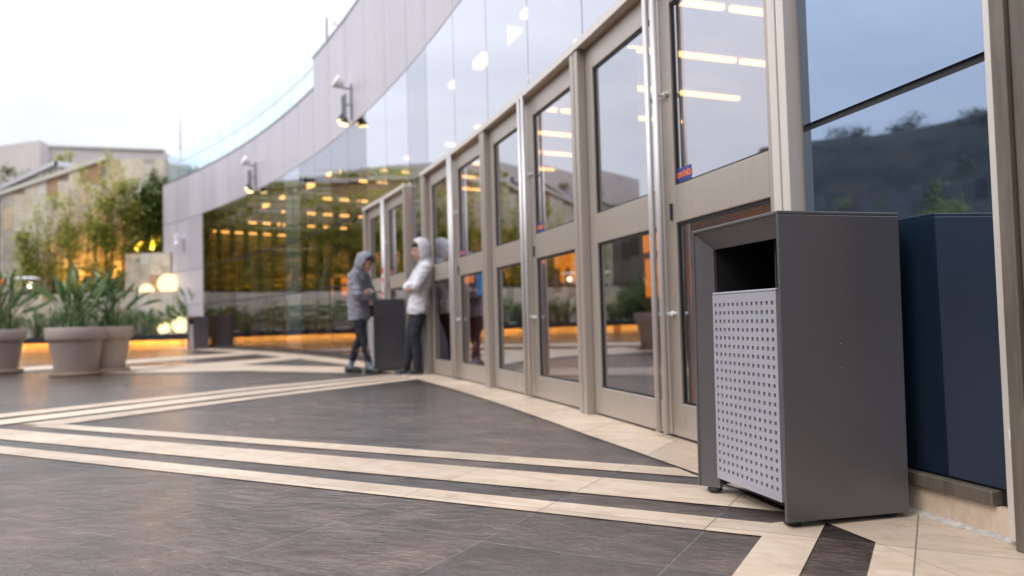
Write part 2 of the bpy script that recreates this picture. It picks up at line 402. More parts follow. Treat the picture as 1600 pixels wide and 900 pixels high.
L(nt, mix(nt, .88, sky.outputs[0], cl), bg.inputs[0]); L(nt, bg.outputs[0], wo.inputs[0])
sd = bpy.data.lights.new('sun', 'SUN'); sd.energy = 1.3; sd.angle = math.radians(25); sd.color = (1, .94, .86)
so = bpy.data.objects.new('sun', sd); COL.objects.link(so)
sdir = Vector((math.sin(SUN_AZ)*math.cos(SUN_EL), math.cos(SUN_AZ)*math.cos(SUN_EL), math.sin(SUN_EL)))
so.rotation_euler = sdir.to_track_quat('Z', 'Y').to_euler(); so.location = sdir*60
SC.view_settings.view_transform = 'Standard'; SC.view_settings.look = 'None'
SC.view_settings.exposure = .15; SC.view_settings.gamma = 1.0; SC.view_settings.use_curve_mapping = False
SC.cycles.use_denoising = True
try: SC.cycles.denoiser = 'OPENIMAGEDENOISE'
except Exception: pass
SC.cycles.max_bounces = 8; SC.cycles.transparent_max_bounces = 16; SC.cycles.glossy_bounces = 4; SC.cycles.diffuse_bounces = 3
SC.cycles.sample_clamp_indirect = 6.0; SC.cycles.caustics_reflective = False; SC.cycles.caustics_refractive = False

# ------------------------------------------------------------------ ground and paving
bm = bmesh.new()
bmesh.ops.create_circle(bm, cap_ends=True, radius=700, segments=64, matrix=Matrix.Translation((0, 0, -.03)))
structure(link('ground', bm, MT['ground']))
bm = bmesh.new()
ring = [A(-.3+1.08*i/60, 0.0, 0) for i in range(61)]
plaza = ring + [Vector(p) for p in ((-12.8, 30, 0), (-19, 30, 0), (-26, 26.5, 0), (-30, 19, 0), (-31, 9, 0), (-30, -2, 0), (-26, -12, 0), (-18, -19, 0), (-8, -24, 0))]
quad(bm, plaza)
structure(link('plaza_paving', bm, MT['slate']))
def band(pts, z, px=True):
    bm = bmesh.new(); quad(bm, [(gnd(*p) if px else Vector(p))+Vector((0, 0, z)) for p in pts])
    return structure(link('paving_stripe', bm, MT['cream']))
U = Vector((.877, -.48, 0)); N = Vector((.48, .877, 0))   # along and across the near stripes
def Bp(m, n): return U*m + N*n
def rad_of(p): return R-math.hypot(p.x-CX, p.y-CY)
def edge_m(n, target):                                # where a stripe line meets the kerb band
    lo, hi = -6.0, 2.0
    for _ in range(50):
        mid = (lo+hi)/2
        if rad_of(Bp(mid, n)) > target: lo = mid
        else: hi = mid
    return lo
# curved cream band at the foot of the facade
def bw_(a): return .385+.055*max(0, min(1, (a-.25)/.03))+.30*max(0, min(1, (a-.42)/.10))
bm = bmesh.new()
for i in range(150):
    s, e = -.25+.985*i/150, -.25+.985*(i+1)/150
    w0, w1 = bw_(s), bw_(e)
    quad(bm, [A(s, -w0, .004), A(s, -.0, .004), A(e, -.0, .004), A(e, -w1, .004)])
bmesh.ops.remove_doubles(bm, verts=bm.verts[:], dist=1e-4)
structure(link('paving_border', bm, MT['cream']))
# three near stripes running left, with their bend
def stripe(n0, n1, m_left, z=.004, cut=.424):
    bm = bmesh.new()
    quad(bm, [Bp(m_left[0], n0), Bp(edge_m(n0, cut), n0), Bp(edge_m(n1, cut), n1), Bp(m_left[1], n1)])
    for v in bm.verts: v.co.z = z
    structure(link('paving_stripe', bm, MT['cream']))
MV = -.515                                            # the cross stripe beside the bin
stripe(3.365, 3.53, (-6.05, -6.02))
stripe(2.90, 3.207, (-9.0, -8.6))
def stripe2(n0, n1, m0, m1, z=.004):
    bm = bmesh.new(); quad(bm, [Bp(m0, n0)+Vector((0, 0, z)), Bp(m1, n0)+Vector((0, 0, z)), Bp(m1, n1)+Vector((0, 0, z)), Bp(m0, n1)+Vector((0, 0, z))])
    structure(link('paving_stripe', bm, MT['cream']))
stripe2(2.557, 2.725, -9.6, MV)
# cross stripes towards the camera
def edge_n(m, target):
    lo, hi = -6.0, 8.0
    for _ in range(60):
        mid = (lo+hi)/2
        if rad_of(Bp(m, mid)) > target: lo = mid
        else: hi = mid
    return lo
def cross(m0, m1, n_top, n_bot=-6.0, z=.004):
    bm = bmesh.new()
    quad(bm, [Bp(m0, n_top[0])+Vector((0, 0, z)), Bp(m1, n_top[1])+Vector((0, 0, z)), Bp(m1, n_bot)+Vector((0, 0, z)), Bp(m0, n_bot)+Vector((0, 0, z))])
    structure(link('paving_stripe', bm, MT['cream']))
cross(MV, -.353, (2.727, 2.90))
cross(-.19, .14, (edge_n(-.19, .386), edge_n(.14, .386)))
cross(.30, .46, (edge_n(.30, .386), edge_n(.46, .386)))
# stripes of the far arm of the zigzag, and the next zigzag beyond it
for q in ([(-150, 664.3), (0, 648), (400, 605), (640, 583.5), (652, 584.5), (400, 609), (0, 654), (-150, 671)],
          [(-70, 666), (0, 657.5), (400, 611), (648, 586), (655, 588), (400, 617), (0, 665), (-70, 673.4)],
          [(60, 660.5), (400, 620), (650, 589.5), (662, 592), (400, 624), (96, 664.5), (32, 664.5)]):
    band(q, .0065)
for q in ([(200, 573.5), (380, 570.5), (546, 574), (552, 580), (540, 583.5), (380, 580), (190, 584)],
          [(150, 584), (300, 569.5), (480, 556), (505, 557.5), (380, 570), (210, 583.5)],
          [(0, 577), (300, 556), (420, 549), (446, 550), (300, 561.5), (0, 584)]):
    band(q, .0075)

# ------------------------------------------------------------------ the curved glass building
HG, H1, H2, HD = 4.475, 5.965, 6.65, 2.75
A_END, A_GL, A_STEP = .7727, .7037, .514
A_RIGHT = -.30
bld = thing('glass_building', 'long curved glass fronted building with bronze framed doors and lilac grey panel fascia', 'building', (0, 0, 0))
Mj = [.252, .297, .342, .387]                         # door posts
PIER0 = .4047
left_j = [PIER0+.023*i for i in range(14)]            # .4047 ... .7037
right_j = [.2331-.0225*i for i in range(24)]

# fascia panels (joint pattern modelled)
fj = [A_END-.023*i for i in range(4)][::-1]
alljoints = sorted(set([round(x, 5) for x in left_j+[.7267, .7497, .7727]]+[.387, .3645, .342, .3195, .297, .2745, .252, .2331]+[round(x, 5) for x in right_j]))
def clad(bm, a0, a1, z0, z1, gap=.016):
    g = gap/R/2
    arcbox(bm, a0+g, a1-g, 0, .05, z0+gap/2, z1-gap/2)
bm = bmesh.new(); bu = bmesh.new()
for s, e in zip(alljoints, alljoints[1:]):
    if s < A_STEP-.005: clad(bu, s, e, HG, H2)
    else: clad(bm, s, e, HG, H1)
    if s >= A_GL-.001:
        for z0, z1 in ((0.0, 1.48), (1.48, 2.68), (2.68, HG)): clad(bm, s, e, z0, z1)
link('fascia', bm, MT['clad'], bld); link('upper_fascia', bu, MT['clad'], bld)
bm = bmesh.new(); a_lo = alljoints[0]
arcbox(bm, a_lo, A_END, .03, .30, HG+.02, H1-.05, 90); arcbox(bm, a_lo, .5196, .03, .30, H1-.03, H2-.06, 70)
arcbox(bm, A_GL+.0005, A_END-.0003, .03, .25, 0, HG+.02, 6)
link('fascia_backing', bm, MT['cladgap'], bld)
bm = bmesh.new(); arcbox(bm, .5198, A_END, -.015, .30, H1+.001, H1+.045, 30); link('roof_edge_trim', bm, MT['lampgrey'], bld)
bm = bmesh.new(); arcbox(bm, a_lo, .5198, -.015, .30, H2+.001, H2+.045, 70); link('roof_edge_trim', bm, MT['lampgrey'], bld)
bm = bmesh.new(); arcbox(bm, a_lo, A_END, .30, 15, H1-.25, H1-.03, 60)
link('roof', bm, MT['concrete'], bld)
bm = bmesh.new()
r0, r1 = A(A_END, .0), A(A_END, 15)
hexa(bm, [A(A_END-.0005, .055), A(A_END-.0005, 15), A(A_END+.003, 15), A(A_END+.003, .055)], [A(A_END-.0005, .055, H1-.01), A(A_END-.0005, 15, H1-.01), A(A_END+.003, 15, H1-.01), A(A_END+.003, .055, H1-.01)])
link('end_wall', bm, MT['clad'], bld)
# interior
bm = bmesh.new(); arcbox(bm, a_lo, A_END-.001, .31, 15, HG-.02, HG+.10, 60); link('interior_ceiling', bm, MT['ceil'], bld)
bm = bmesh.new(); arcbox(bm, a_lo, A_END-.001, .02, 15, -.02, .006, 60); link('interior_floor', bm, MT['ifloor'], bld)
bm = bmesh.new(); arcbox(bm, a_lo, A_END-.001, 9.0, 9.4, .008, HG-.03, 40); link('interior_wall', bm, MT['wood'], bld)
# glazing
def glass_panel(a0, a1, z0, z1, m, name='glass_panel'):
    bm = bmesh.new(); g = .006/R
    arcbox(bm, a0+g, a1-g, 0.0, .012, z0+.006, z1-.006, 5); bmesh.ops.remove_doubles(bm, verts=bm.verts[:], dist=1e-4)
    inner = [f for f in bm.faces if abs(f.normal.z) < .1 and abs(f.normal.dot(Vector((math.cos((a0+a1)/2), math.sin((a0+a1)/2), 0)))) < .2 and min(abs(math.atan2(f.calc_center_median().y-CY, f.calc_center_median().x-CX)-x) for x in (a0+g, a1-g)) > 1e-5]
    bmesh.ops.delete(bm, geom=inner, context='FACES_ONLY')
    bmesh.ops.dissolve_degenerate(bm, edges=bm.edges[:], dist=1e-6)
    o = link(name, bm, m, bld, True); o.data.set_sharp_from_angle(angle=math.radians(30)); return o
def gasket(a0, a1, z0, z1, n=1):
    g_ = bmesh.new(); arcbox(g_, a0, a1, .013, .06, z0, z1, n); return link('glazing_gasket', g_, MT['dark'], bld)
for i, (s, e) in enumerate(zip(left_j, left_j[1:])):
    ispier = i == 6
    m = MT['pier'] if ispier else MT['glass_far']
    if i < 2:
        glass_panel(s, e, HD+.01, HG, MT['glass_up'])
    else:
        for z0, z1 in ((.11, 1.455), (1.475, 2.715), (2.74, HG)): glass_panel(s, e, z0, z1, m, 'spandrel_panel' if ispier else 'glass_panel')
    gasket(s-.012/R, s+.012/R, .1, HG)
for z in (1.465, 2.727):
    g_ = bmesh.new(); arcbox(g_, left_j[2]+.0003, A_GL-.0003, .0135, .05, z-.022, z+.022, 44); link('glazing_rail', g_, MT['dark'], bld)
up_j = [.252, .2745, .297, .3195, .342, .3645, .387]
for s, e in zip(up_j, up_j[1:]): glass_panel(s, e, HD+.01, HG, MT['glass_up']); gasket(s-.010/R, s+.010/R, HD+.05, HG)
glass_panel(.387, PIER0, HD+.01, HG, MT['pier'], 'spandrel_panel'); glass_panel(.3895, PIER0-.002, .02, HD, MT['pier'], 'spandrel_panel')
gasket(.3866, .3876, HD+.05, HG)
# dark panel bay right of the doors
glass_panel(.2341, .2516, 1.507, HD-.0, MT['spandrel'], 'spandrel_panel'); glass_panel(.2341, .2516, HD, HG, MT['spandrel'], 'spandrel_panel')
glass_panel(.2343, .2516, .15, 1.488, MT['spandrel'], 'spandrel_panel')
g_ = bmesh.new(); arcbox(g_, .2338, .2518, .014, .05, .1, HG); link('panel_backing', g_, MT['dark'], bld)
for s, e in zip(right_j, right_j[1:]):
    glass_panel(e, s, HD+.01, HG, MT['glass_up'])
    if s < .187: glass_panel(e, s, .12, HD, MT['spandrel'], 'spandrel_panel')
# deep fins behind the joints
def fin(a, d0, d1, z0=.02, z1=HG, wd=.05):
    b_ = bmesh.new(); arcbox(b_, a-wd/R/2, a+wd/R/2, d0, d1, z0, z1); link('interior_fin', b_, MT['fin'], bld)
for a in left_j[2:]: fin(a, .062, .17)
for a in up_j+left_j[:2]: fin(a, .062, .24, HD+.06)
for a in Mj+[PIER0, left_j[2]]: fin(a, .075, .42, .02, HD, .09)
# plinths
bm = bmesh.new(); arcbox(bm, left_j[2], A_GL, -.02, .04, 0, .105, 24); link('base_rail', bm, MT['trough'], bld)
bm = bmesh.new(); arcbox(bm, .2341, .2520, -.006, .08, 0.0, .098, 1); link('stone_plinth', bm, MT['marble'], bld)
bm = bmesh.new(); arcbox(bm, .2352, .2519, -.028, .06, .101, .146, 1); bevel_all(bm, .003, 1); link('metal_sill', bm, MT['alu_old'], bld)
bm = bmesh.new()
for i in range(26):
    s = .2305+.0218*i/26; e = .2305+.0218*(i+1)/26; w_ = .022+.018*random.random()
    hexa(bm, [A(s, -.006-w_, .0045), A(e, -.006-w_*(.8+.4*random.random()), .0045), A(e, -.0062, .0045), A(s, -.0062, .0045)],
         [A(s, -.012, .010), A(e, -.012, .011), A(e, -.0062, .014), A(s, -.0062, .014)])
link('sealant_bead', bm, MT['sealant'], bld)
bm = bmesh.new(); arcbox(bm, .10, .187, -.006, .08, 0, .11, 6); link('stone_plinth', bm, MT['marble'], bld)
# transoms
def transom(a0, a1, n):
    bm = bmesh.new(); arcbox(bm, a0, a1, -.095, .05, HD-.055, HD, n); return link('transom', bm, MT['alu_light'], bld)
transom(Mj[0], .3893, 18)
transom(PIER0-.0004, left_j[2]+.0004, 6); transom(.1885, .2307, 2)
# posts
def post(a, wd=.15, front=-.085, m='alu', h=HD-.058):
    bm = bmesh.new(); h2 = wd/R/2
    arcbox(bm, a-h2, a-h2*.12, front, .07, .003, h); arcbox(bm, a+h2*.12, a+h2, front, .07, .003, h)
    arcbox(bm, a-h2*.12, a+h2*.12, front+.012, .06, .004, h-.001)
    bevel_all(bm, .003, 1)
    return link('door_post', bm, MT[m], bld)
for a in Mj[1:3]: post(a)
post(.3877, .17); post(.2530, .12, -.06, 'alu_light', HD-.058); post(PIER0+.0008, .13); post(left_j[2]-.0008, .13)
# the wide weathered post at the right edge of the dark bay, its pale flange and the paper scrap
bm = bmesh.new(); arcbox(bm, .23305, .2339, -.045, .08, .02, HG); bevel_all(bm, .002, 1); link('post_flange', bm, MT['alu_light'], bld)
bm = bmesh.new(); arcbox(bm, .2321, .2330, -.075, .08, .005, HG)
arcbox(bm, .2309, .2320, -.060, .08, .005, HG); bevel_all(bm, .003, 1)
wp = link('weathered_post', bm, MT['alu_old'], bld)
pa = .23372
bm = bmesh.new(); c0 = A(.23395, -.047, .335)
arcbox(bm, .23312, .23352, -.0475, -.0455, .318, .352); link('paper_scrap', bm, MT['white'], wp)
# doors
def door(a0, a1, hinge, sticker=False, bar=True, tape=False):
    """leaf from a0 to a1; hinge = 'lo' or 'hi' says which side the hinge stile is on"""
    d = ang(1.0); zt = HD-.075; zb = .018
    st_lo = .115 if hinge == 'lo' else .085; st_hi = .115
    f0, f1 = -.022, .035
    def segs(bm, b0, b1, z0, z1, o0=f0, o1=f1): arcbox(bm, b0, b1, o0, o1, z0, z1)
    bm = bmesh.new()
    segs(bm, a0, a0+st_lo*d, zb, zt); segs(bm, a1-st_hi*d, a1, zb, zt)
    i0, i1 = a0+st_lo*d, a1-st_hi*d
    for z0, z1 in ((zb, .207), (1.24, 1.455), (2.515, zt)): segs(bm, i0, i1, z0, z1, f0+.0005, f1-.0005)
    bevel_all(bm, .004, 1)
    dr = link('door', bm, MT['alu'], bld)
    for z0, z1 in ((.207, 1.24), (1.455, 2.515)):
        b2 = bmesh.new(); t = .012*d                  # dark glazing bead, then the pane
        for q in ((i0, i0+t, z0, z1), (i1-t, i1, z0, z1), (i0+t, i1-t, z0, z0+.012), (i0+t, i1-t, z1-.016, z1)):
            arcbox(b2, q[0], q[1], -.008, .03, q[2], q[3])
        link('glazing_bead', b2, MT['dark'], dr)
        b2 = bmesh.new(); arcbox(b2, i0+t, i1-t, 0, .012, z0+.012, z1-.016); link('pane', b2, MT['glass'], dr)
    b2 = bmesh.new(); arcbox(b2, a0+.01*d, a1-.01*d, -.012, .02, .006, .017); link('door_sweep', b2, MT['dark'], dr)
    if bar:
        ac = a1-.045*d if hinge == 'lo' else a0+.045*d
        b2 = bmesh.new(); tube(b2, [A(ac, -.085, .035), A(ac, -.085, HD-.05)], .019, 14)
        h = link('pull_handle', b2, MT['satin'], dr, True)
        for z in (.72, 2.0):
            b2 = bmesh.new(); tube(b2, [A(ac, -.085, z), A(ac, -.031, z), A(ac, -.030, z), A(ac, -.021, z)], [.010, .010, .018, .018], 12); link('handle_standoff', b2, MT['white'], dr, False)
            aa = ac+(-.035*d if hinge == 'lo' else .035*d)
            b2 = bmesh.new(); tube(b2, [A(aa, -.050, z), A(aa, -.021, z)], .011, 10); link('stud', b2, MT['white'], dr, False)
        if hinge == 'hi' or True:
            ak = a1-.018*d if hinge == 'lo' else a0+.018*d
        if hinge == 'lo':
            b2 = bmesh.new(); arcbox(b2, ac-.018*d-.01*d, ac-.028*d-.016*d, -.034, -.0225, 1.26, 1.355); link('lock_cover', b2, MT['dark'], dr)
    if sticker:
        b2 = bmesh.new(); sa = i1-.012*d
        s0, s1 = sa-.155*d, sa-.001*d
        arcbox(b2, s0, s1, -.0035, -.0010, 1.468, 1.548)
        cu = bpy.data.curves.new('t', 'FONT'); cu.body = 'ÇEKİNİZ'; cu.size = .039; cu.align_x = 'CENTER'; cu.align_y = 'CENTER'; cu.extrude = .0008; cu.offset = .0015
        to = bpy.data.objects.new('t', cu); COL.objects.link(to)
        dg = bpy.context.evaluated_depsgraph_get(); me = bpy.data.meshes.new_from_object(to.evaluated_get(dg))
        c = A((s0+s1)/2, -.0046, 1.507); am = (s0+s1)/2
        tang = Vector((math.sin(am), -math.cos(am), 0)); nrm = Vector((-math.cos(am), -math.sin(am), 0))
        T = Matrix(((tang.x, 0, nrm.x, c.x), (tang.y, 0, nrm.y, c.y), (tang.z, 1, nrm.z, c.z), (0, 0, 0, 1)))
        nf = len(b2.faces); me.transform(T); b2.from_mesh(me); b2.faces.ensure_lookup_table()
        for f in b2.faces[nf:]: f.material_index = 1
        bpy.data.objects.remove(to); link('sticker', b2, STK, dr, auto='keep')
    return dr
hw = .075/R
for k, (s, e) in enumerate(zip(Mj, Mj[1:])):
    mid = (s+e)/2
    door(s+hw+.0002, mid-.0001, 'lo', sticker=True)
    door(mid+.0001, e-hw-.0002, 'hi', sticker=False)
mid2 = (PIER0+left_j[2])/2
door(PIER0+.0022, mid2-.0001, 'lo', sticker=True); door(mid2+.0001, left_j[2]-.0022, 'hi')
door(.2102, .2306, 'hi', bar=True); door(.1890, .2100, 'lo', bar=True)
# barrier tape wound round a bar of the far doors
bm = bmesh.new(); ab = mid2+.0001+.045*ang(1)
tube(bm, [A(ab, -.085, z) for z in (.55, .8, 1.0, 1.2, 1.4, 1.62)], [.026, .024, .027, .024, .026, .025], 10)
pk = A(ab, -.085, 1.55)
for q in range(5):
    z = .75+.19*q; p = A(ab, -.085, z); o = Vector((random.uniform(-.07, .07), -.02, random.uniform(-.05, .05)))
    quad(bm, [p, p+o, p+o+Vector((0, 0, .05)), p+Vector((0, 0, .05))])
tag(link('barrier_tape', bm, MT['tape']), 'red and white barrier tape wound round a tall bar handle of the far doors', 'tape')

# ------------------------------------------------------------------ interior lamps and displays
LG = 'tube lamps on the ceiling inside'
tube_bm = bmesh.new(); box(tube_bm, 0, 1.22, -.035, .035, 0, .05)
housing = bmesh.new(); box(housing, -.01, 1.23, -.05, .05, .051, .14)
proto = None
for i in range(-4, 17):                              # rows run straight back from the glass
    if i > 7 and i % 2: continue
    for k in range(3):
        p = A(.3406+.0266*i, 1.72+1.33*k, 4.31)
        if proto is None:
            proto = thing('ceiling_lamp', 'white tube lamp glowing on the ceiling behind the glass front', 'lamp', p, .3406+.0266*i, LG)
            link('lit_tube', tube_bm, MT['tube'], proto); link('lamp_housing', housing, MT['white'], proto)
        else: dup(proto, p, .3406+.0266*i)
tube_bm = bmesh.new(); box(tube_bm, -.09, .09, -.28, .28, 0, .05); housing = bmesh.new(); box(housing, -.11, .11, -.30, .30, .051, .14)
proto = None
for i in range(26):                                  # a row of short panels just inside the glass
    a = .300+.0172*i; p = A(a, .80, 4.31)
    if .405 < a < .53 or a > .655 or (a > .53 and i % 2): continue
    if proto is None:
        proto = thing('panel_lamp', 'short bright lamp panel on the ceiling close behind the glass', 'lamp', p, a, 'lamp panels along the glass')
        link('lit_panel', tube_bm, MT['tube'], proto); link('lamp_housing', housing, MT['white'], proto)
    else: dup(proto, p, a)
# amber light boxes on the back wall
for i, (a, z0, z1, wd) in enumerate([(.30, 1.2, 2.9, 1.6), (.345, 2.0, 2.6, 2.4), (.40, 1.0, 2.4, 1.2), (.445, 1.9, 2.7, 2.2), (.50, 1.2, 2.2, 1.4), (.555, 1.8, 2.6, 2.0), (.61, 1.4, 2.0, 1.2), (.26, 1.8, 2.4, 1.6), (.22, 1.4, 2.6, 1.8)]):
    bm = bmesh.new(); h2 = wd/(R+9)/2; arcbox(bm, a-h2, a+h2, 8.7, 8.98, z0, z1, 2)
    tag(link('light_box', bm, MT['amber']), 'amber light box glowing on the wall deep inside the building', 'light box', 'amber light boxes inside')
for i, (a, off, z0, z1, wd) in enumerate([(.425, 4.8, 1.9, 2.4, 1.0), (.465, 4.6, 1.8, 2.5, 1.2), (.505, 4.8, 2.0, 2.5, 1.3), (.545, 4.4, 1.7, 2.3, 1.1), (.585, 4.8, 1.9, 2.4, 1.4), (.63, 4.6, 1.8, 2.2, 1.2), (.68, 4.2, 1.7, 2.3, 1.0), (.272, 4.6, 1.55, 1.95, 1.5), (.36, 5.2, 1.7, 2.3, 1.2)]):  # made-up counters with amber boxes, added for the warm glow in the hall
    bm = bmesh.new(); h2 = wd/(R+off)/2; arcbox(bm, a-h2, a+h2, off, off+.25, z0, z1, 2)
    t = thing('shop_counter', 'made-up dark counter with amber glowing box standing in for warm glow inside the hall', 'counter', A(a, off), a, 'amber glow stand-ins inside the hall')
    o = link('amber_glow_box', bm, MT['amber'], t); o.parent = t; o.matrix_parent_inverse = (Matrix.Translation(t.location) @ Matrix.Rotation(a, 4, 'Z')).inverted()
    bm = bmesh.new(); box(bm, -.1, .5, -wd/2, wd/2, .008, 1.0); box(bm, .26, .34, -wd/2+.02, -wd/2+.10, 1.001, z0+.2); box(bm, .26, .34, wd/2-.10, wd/2-.02, 1.001, z0+.2); link('stand_in_body', bm, MT['wood'], t)
p = at(771, 444, 10.7)
t = thing('wall_screen', 'bright blue screen glowing inside behind the middle doors', 'screen', (p.x, p.y, .95), 0)
bm = bmesh.new(); box(bm, -.24, .24, 0, .04, .10, .50); link('display', bm, MT['screen'], t)
bm = bmesh.new(); box(bm, -.27, .27, .042, .08, .07, .53); box(bm, -.04, .04, .05, .08, -.94, .07); box(bm, -.25, .25, -.1, .2, -.945, -.92); link('stand', bm, MT['lampblack'], t)

# ------------------------------------------------------------------ floodlights on the fascia
def flood(a, z, label, sc=1.0):
    t = thing('floodlight', label, 'floodlight', A(a, 0, z), a, None); t.scale = (sc,)*3
    # local: -x points away from the wall, y along it
    bm = bmesh.new(); box(bm, -.03, -.002, -.05, .05, -.45, .42); tube(bm, [(-.02, 0, .30), (-.22, 0, .30)], .022, 8)
    tube(bm, [(-.02, 0, -.10), (-.20, 0, -.10)], .018, 8)
    for y in (-.10, .10): tube(bm, [(-.20, y, .12), (-.20, y, -.42)], .035, 8)
    tube(bm, [(-.20, -.10, -.10), (-.20, .10, -.10)], .018, 8); link('bracket', bm, MT['lampgrey'], t)
    bm = bmesh.new()
    m = Matrix.Translation((-.30, .02, .42)) @ Matrix.Rotation(math.radians(-65), 4, 'Y')
    lathe(bm, [(0, -.13), (.07, -.12), (.12, -.06), (.15, .04), (.165, .10), (.15, .115), (0, .10)], 20)
    bm.transform(m); link('head', bm, MT['white'], t, True)
    for y, zz in ((-.10, -.55), (.10, -.43)):
        bm = bmesh.new(); tube(bm, [(-.20, y, zz+.10), (-.23, y, zz-.06)], [.06, .12], 16); h = link('lamp_shade', bm, MT['lampblack'], t)
        bm = bmesh.new(); tube(bm, [(-.2305, y, zz-.062), (-.2335, y, zz-.078)], [.108, .104], 16); link('lens', bm, MT['lens'], h)
    return t
flood(.4675, 4.93, 'white headed floodlight with two lit lamps on the taller fascia near the roof step', .78)
flood(.612, 4.93, 'smaller looking floodlight with lit lamps low on the far curve of fascia', .82)
t = thing('security_camera', 'small white security camera on the lilac end wall', 'camera', A(.7369, 0, 3.85), .7369)
bm = bmesh.new(); box(bm, -.02, -.001, -.06, .06, -.06, .06); tube(bm, [(-.02, 0, 0), (-.16, 0, 0)], .03, 8); link('bracket', bm, MT['white'], t)
bm = bmesh.new(); box(bm, -.30, -.14, -.09, .09, -.12, .12); bevel_all(bm, .02); tube(bm, [(-.22, -.02, -.12), (-.24, -.02, -.26)], [.06, .10], 12); link('camera_head', bm, MT['white'], t)

# ------------------------------------------------------------------ roof balustrade and poles
bal = thing('glass_balustrade', 'clear glass balustrade along the curved roof terrace edge', 'balustrade')
bj = [A_STEP+.0056+.023*i for i in range(12)]; bj[-1] = A_END
for s, e in zip(bj, bj[1:]):
    bm = bmesh.new(); arcbox(bm, s+.0004, e-.0004, .20, .215, H1+.05, H1+1.12); link('glass_panel', bm, MT['clear'], bal)
bm = bmesh.new(); arcbox(bm, bj[0], A_END, .185, .23, H1+.72, H1+.745, 24); link('rail', bm, MT['steel'], bal)
bm = bmesh.new(); o = A(A_END, .2)
for k in range(7):
    pass
for k in range(6):
    bm2 = bmesh.new(); s0, s1 = .24+1.2*k, .24+1.2*k+1.16
    hexa(bm2, [A(A_END-.0001, s0), A(A_END-.0001, s1), A(A_END+.0002, s1), A(A_END+.0002, s0)], [A(A_END-.0001, s0, 1), A(A_END-.0001, s1, 1), A(A_END+.0002, s1, 1), A(A_END+.0002, s0, 1)])
    for i, v in enumerate(bm2.verts): v.co.z = H1+.05 if i < 4 else H1+1.12
    link('glass_panel', bm2, MT['clear'], bal)
bm.free()
def pole(u, v0, Y, zb, label, lamps):
    p = at(u, v0, Y); t = thing('lamp_pole', label, 'lamp post', (p.x, p.y, zb))
    h = p.z-zb
    bm = bmesh.new(); tube(bm, [(0, 0, 0), (0, 0, h*.5), (0, 0, h)], [.06, .05, .035], 12); link('pole_shaft', bm, MT['white'], t, True)
    for z in lamps:
        bm = bmesh.new(); box(bm, -.17, -.07, -.09, .09, z-.10, z+.10); bevel_all(bm, .02, 1); hd = link('lamp_head', bm, MT['white'], t)
        bm = bmesh.new(); box(bm, -.176, -.171, -.07, .07, z-.08, z+.08); link('lens', bm, MT['polelamp'], hd)
    return t
pole(280.5, 75, 30, H1-.03, 'slim white mast standing alone at the left end of the roof terrace', [])
pole(527, -40, 21, H1-.03, 'white lamp pole with lit lamps rising behind the roof step', [2.1+.5, 3.1, 1.9+.2])
# slim dark rail post by the step
bm = bmesh.new(); p = A(.5085, .15); box(bm, p.x-.02, p.x+.02, p.y-.02, p.y+.02, H2+.046, H2+.75); box(bm, p.x-.06, p.x+.06, p.y-.06, p.y+.06, H2+.0455, H2+.09)
tag(link('rail_post', bm, MT['lampgrey']), 'short thin rail post on the upper roof edge beside the step', 'post')

